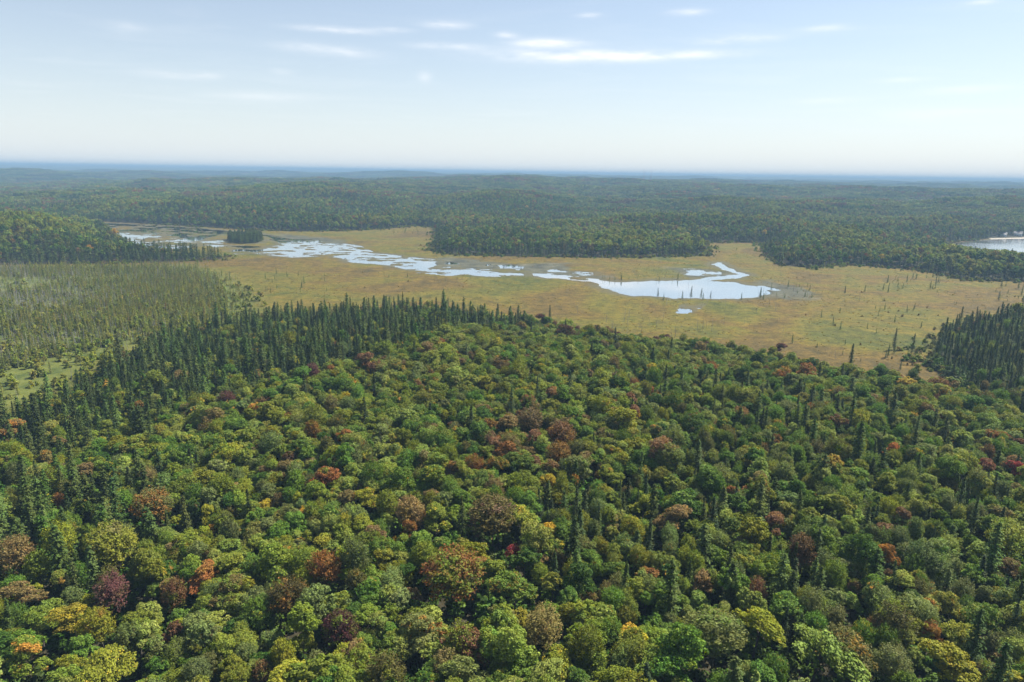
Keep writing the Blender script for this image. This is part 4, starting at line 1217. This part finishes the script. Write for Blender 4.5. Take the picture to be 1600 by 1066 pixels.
def far_groves():
    its = []
    for (kind, sp, r0, r1, span) in (('grove', 21.0, 1720, 3700, 3800), ('wood', 52.0, 3650, 8300, 8400)):
        P = jitter_grid(-span, span, r0 * .7, span, sp, .4); r = np.hypot(P[:, 0], P[:, 1])
        P = P[in_view(P, 3) & (r > r0) & (r < r1)]
        z = terrain(P[:, 0], P[:, 1]); warm = fbm(P[:, 0], P[:, 1], 140, 63, 3); dark = fbm(P[:, 0], P[:, 1], 260, 64, 3)
        for i, (x, y) in enumerate(P):
            c = pick(MAPLE_MIX)
            if dark[i] > .55 and rng.random() < .6: c = ['deep green', 'dark green', 'bronze-green'][rng.integers(3)]
            elif warm[i] > .58 and rng.random() < .4: c = ['red-brown', 'khaki-brown', 'rust-orange'][rng.integers(3)]
            its.append(dict(x=x, y=y, z=z[i] - .5, kind=kind, v=int(rng.integers(len(PROTO[kind]))), s=rng.uniform(.85, 1.1), w=1.0, rot=rng.uniform(0, 6.28), colour=c,
                            accent=['mid-green', 'olive-green', 'khaki-brown', 'deep green'][rng.integers(4)], share=.5))
    woodland('distant_forest', ('grove', 'wood'), its, 'endless blue-hazed forest on the rolling hills below the horizon')


def undergrowth():
    P = jitter_grid(-330, 330, 40, 420, 3.6, .5); r = np.hypot(P[:, 0], P[:, 1]); P = P[in_view(P, 6) & (r > 42) & (r < 420)]
    P = P[sdf(P, FLAT) < 1]; z = terrain(P[:, 0], P[:, 1])
    its = [dict(x=x, y=y, z=z[i], kind='bush', v=int(rng.integers(3)), s=rng.uniform(.8, 1.9), w=1.2, rot=rng.uniform(0, 6.28), colour=['deep green', 'dark green', 'mid-green'][rng.integers(3)], accent='deep green', share=.3) for i, (x, y) in enumerate(P)]
    woodland('forest_undergrowth', ('bush',), its, 'dark leafy undergrowth on the forest floor between the trunks', 'undergrowth')


def edge_shrubs():
    P = jitter_grid(-900, 900, 250, 1350, 3.2, .5); r = np.hypot(P[:, 0], P[:, 1]); P = P[in_view(P, 3) & (r < 1350)]
    f = np.maximum(sdf(P, FLAT), sdf_safe(P[:, 0], P[:, 1], LAKE)); m = (f > -5) & (f < 16) & (rng.random(len(P)) < np.where(f > 0, .75 * np.exp(-f / 6), .8)) & (sdf(P, ISLAND) < 0)
    P = P[m]; h = terrain(P[:, 0], P[:, 1]); q = fbm(P[:, 0], P[:, 1], 24, 96, 3)
    its = [dict(x=x, y=y, z=h[i], kind='bush', v=int(rng.integers(3)), s=rng.uniform(.35, 1.5) * (.5 + q[i]), w=1.25, rot=rng.uniform(0, 6.28), colour=['olive-green', 'mid-green', 'khaki-brown', 'bronze-green', 'grey-green', 'yellow-green'][rng.integers(6)], accent='olive-green', share=.4)
           for i, (x, y) in enumerate(P) if h[i] > -.25 and q[i] > .4]
    woodland('marsh_edge_shrubbery', ('bush',), its, 'low mixed shrubs where the forest meets the marsh', 'shrubs')


edge_shrubs()
undergrowth()
far_groves()


def sedges():
    P = jitter_grid(-700, 700, 330, 900, 4.2, .5)
    f = sdf(P, FLAT); m = (f > 0.5) & in_view(P, 2); P = P[m]
    h, _, _, wet, mud = terrain(P[:, 0], P[:, 1], True)
    n = fbm(P[:, 0], P[:, 1], 30, 81, 3); its = []
    for i, (x, y) in enumerate(P):
        if h[i] < -.12 or rng.random() > .08 + 1.0 * (n[i] - .42): continue
        c = 'sedge brown' if n[i] > .5 else 'sedge olive'
        its.append(dict(x=x, y=y, z=h[i], kind='sedge', v=int(rng.integers(3)), s=rng.uniform(.3, .6), w=1.7, rot=rng.uniform(0, 6.28), colour=c, accent='sedge brown', share=.3))
    woodland('marsh_sedge', ('sedge',), its, 'ochre sedge tussocks spread over the open marsh', 'sedge')


sedges()


# ------------------------------------------------------------------ far shore: beach, cottages; masts on the horizon
def plain(name, col, rough=0.7, metal=0.0):
    m, nt, out = new_mat(name); L = nt.links.new
    tc = nd(nt, 'ShaderNodeTexCoord'); n = nd(nt, 'ShaderNodeTexNoise'); n.inputs['Scale'].default_value = 3.0; n.inputs['Detail'].default_value = 4; L(tc.outputs['Object'], n.inputs['Vector'])
    rp = ramp(nt, [(0.3, tuple(v * .8 for v in col)), (0.7, tuple(min(1, v * 1.1) for v in col))]); L(n.outputs['Fac'], rp.inputs[0])
    pb = nd(nt, 'ShaderNodeBsdfPrincipled'); pb.inputs['Roughness'].default_value = rough; pb.inputs['Metallic'].default_value = metal; L(rp.outputs[0], pb.inputs['Base Color']); L(pb.outputs[0], out.inputs['Surface'])
    return m


M_WHITE = plain('white_siding', (0.75, 0.74, 0.70)); M_ROOF = plain('dark_shingles', (0.10, 0.095, 0.10)); M_SAND = plain('pale_sand', (0.24, 0.205, 0.15)); M_PANE = plain('dark_glass', (0.04, 0.05, 0.06), .15); M_STEEL = plain('painted_steel', (0.5, 0.3, 0.28), .6)


def box(x0, x1, y0, y1, z0, z1):
    V = np.array([(x, y, z) for z in (z0, z1) for x, y in ((x0, y0), (x1, y0), (x1, y1), (x0, y1))], float)
    F = np.array([(3, 2, 1, 0), (4, 5, 6, 7), (0, 1, 5, 4), (1, 2, 6, 5), (2, 3, 7, 6), (3, 0, 4, 7)])
    return V, F


def beach_sheet():
    bx, by = zip(*[at(a, b) for a, b in ((1545, 373.0), (1575, 372.3), (1620, 371.0), (1680, 371), (1680, 372.4), (1620, 372.5), (1580, 373.3), (1548, 374.0))])
    me = bpy.data.meshes.new('beach'); n = len(bx)
    zt = [max(.35, float(terrain([a], [b])[0]) + .3) for a, b in zip(bx, by)]
    V = [(a, b, .5 if k < 4 else -.2) for k, (a, b) in enumerate(zip(bx, by))]
    me.from_pydata(V, [], [[k for k in range(n)]]); me.materials.append(M_SAND); me.update()
    tag(obj('beach', me), 'pale sandy beach on the far side of the small lake', kind='structure')


beach_sheet()


def cottage(px, py, w, d, h, rz, label):
    x, y = at(px, py); z = float(terrain([x], [y])[0])
    root = bpy.data.objects.new('lake_cottage', None); COL.objects.link(root); root.location = (x, y, z); root.rotation_euler = (0, 0, rz)
    tag(root, label, 'cottage', 'cottages on the lake shore')
    V, F = box(-w / 2, w / 2, -d / 2, d / 2, -1.5, h); obj('wall', mesh_np('cottage_wall', V, F, [M_WHITE]), root)
    e = .5; rh = d * .38
    V = np.array([(-w / 2 - e, -d / 2 - e, h - .2), (w / 2 + e, -d / 2 - e, h - .2), (w / 2 + e, d / 2 + e, h - .2), (-w / 2 - e, d / 2 + e, h - .2), (-w / 2 - e, 0, h + rh), (w / 2 + e, 0, h + rh)])
    me = bpy.data.meshes.new('cottage_roof'); me.from_pydata([tuple(v) for v in V], [], [(0, 1, 5, 4), (2, 3, 4, 5), (0, 4, 3), (1, 2, 5), (0, 3, 2, 1)]); me.materials.append(M_ROOF); me.update(); obj('roof', me, root)
    for k in (-1, 1):
        V, F = box(k * w * .27 - .7, k * w * .27 + .7, -d / 2 - .04, -d / 2 + .1, 1.0, 2.2); obj('window', mesh_np('cottage_window', V, F, [M_PANE]), root)
    V, F = box(-.5, .5, -d / 2 - .05, -d / 2 + .1, 0.1, 2.1); obj('door', mesh_np('cottage_door', V, F, [M_ROOF]), root)


cottage(1567, 370.6, 9, 7, 4.5, R(-20), 'small white cottage behind the lake beach, the one further from the edge')
cottage(1590, 370.0, 12, 8, 5, R(-35), 'white cottage behind the lake beach, nearest the right edge')


def mast(px, r, top_px, label):
    a = at(px, 262, 0); d = np.array(a) / np.hypot(*a); x, y = d * r
    z = float(terrain([x], [y])[0]); h = 114.0 - z
    root = bpy.data.objects.new('radio_mast', None); COL.objects.link(root); root.location = (x, y, z)
    tag(root, label, 'mast', 'masts on the horizon')
    legs = []
    for k in range(3):
        an = k * 2.094
        V, F = tube([[1.6 * math.cos(an), 1.6 * math.sin(an), -1], [.5 * math.cos(an), .5 * math.sin(an), h]], [.28, .2], 5); obj('leg', mesh_np('mast_leg', V, F, [M_STEEL]), root)
    br = []
    for k in range(28):
        z0 = h * k / 28; z1 = h * (k + 1) / 28; r0 = 1.6 - 1.1 * k / 28
        a0 = (k % 3) * 2.094; a1 = ((k + 1) % 3) * 2.094
        br.append(tube([[r0 * math.cos(a0), r0 * math.sin(a0), z0], [r0 * math.cos(a1), r0 * math.sin(a1), z1]], [.12, .12], 4))
    V, F = join(br); obj('bracing', mesh_np('mast_bracing', V, F, [M_STEEL]), root)
    V, F = tube([[0, 0, h], [0, 0, h + 5]], [.15, .08], 5); obj('antenna', mesh_np('mast_antenna', V, F, [M_STEEL]), root)


mast(1007, 3000, 258, 'thin radio mast on the horizon, the left one of two')
mast(1018, 3080, 259, 'thin radio mast on the horizon, the right one of two')


# ------------------------------------------------------------------ air
def haze():
    m, nt, out = new_mat('thin_haze')
    pv = nd(nt, 'ShaderNodeVolumePrincipled')
    pv.inputs['Color'].default_value = (0.26, 0.42, 0.60, 1); pv.inputs['Density'].default_value = 1.0 / 5000.0; pv.inputs['Anisotropy'].default_value = 0.0
    nt.links.new(pv.outputs[0], out.inputs['Volume'])
    s = 62000.0
    V, F = box(-s, s, -s, s, -6.0, 122.0)
    o = obj('haze', mesh_np('haze', V, F, [m])); tag(o, 'thin blue summer haze lying over the whole forest', kind='stuff')


haze()
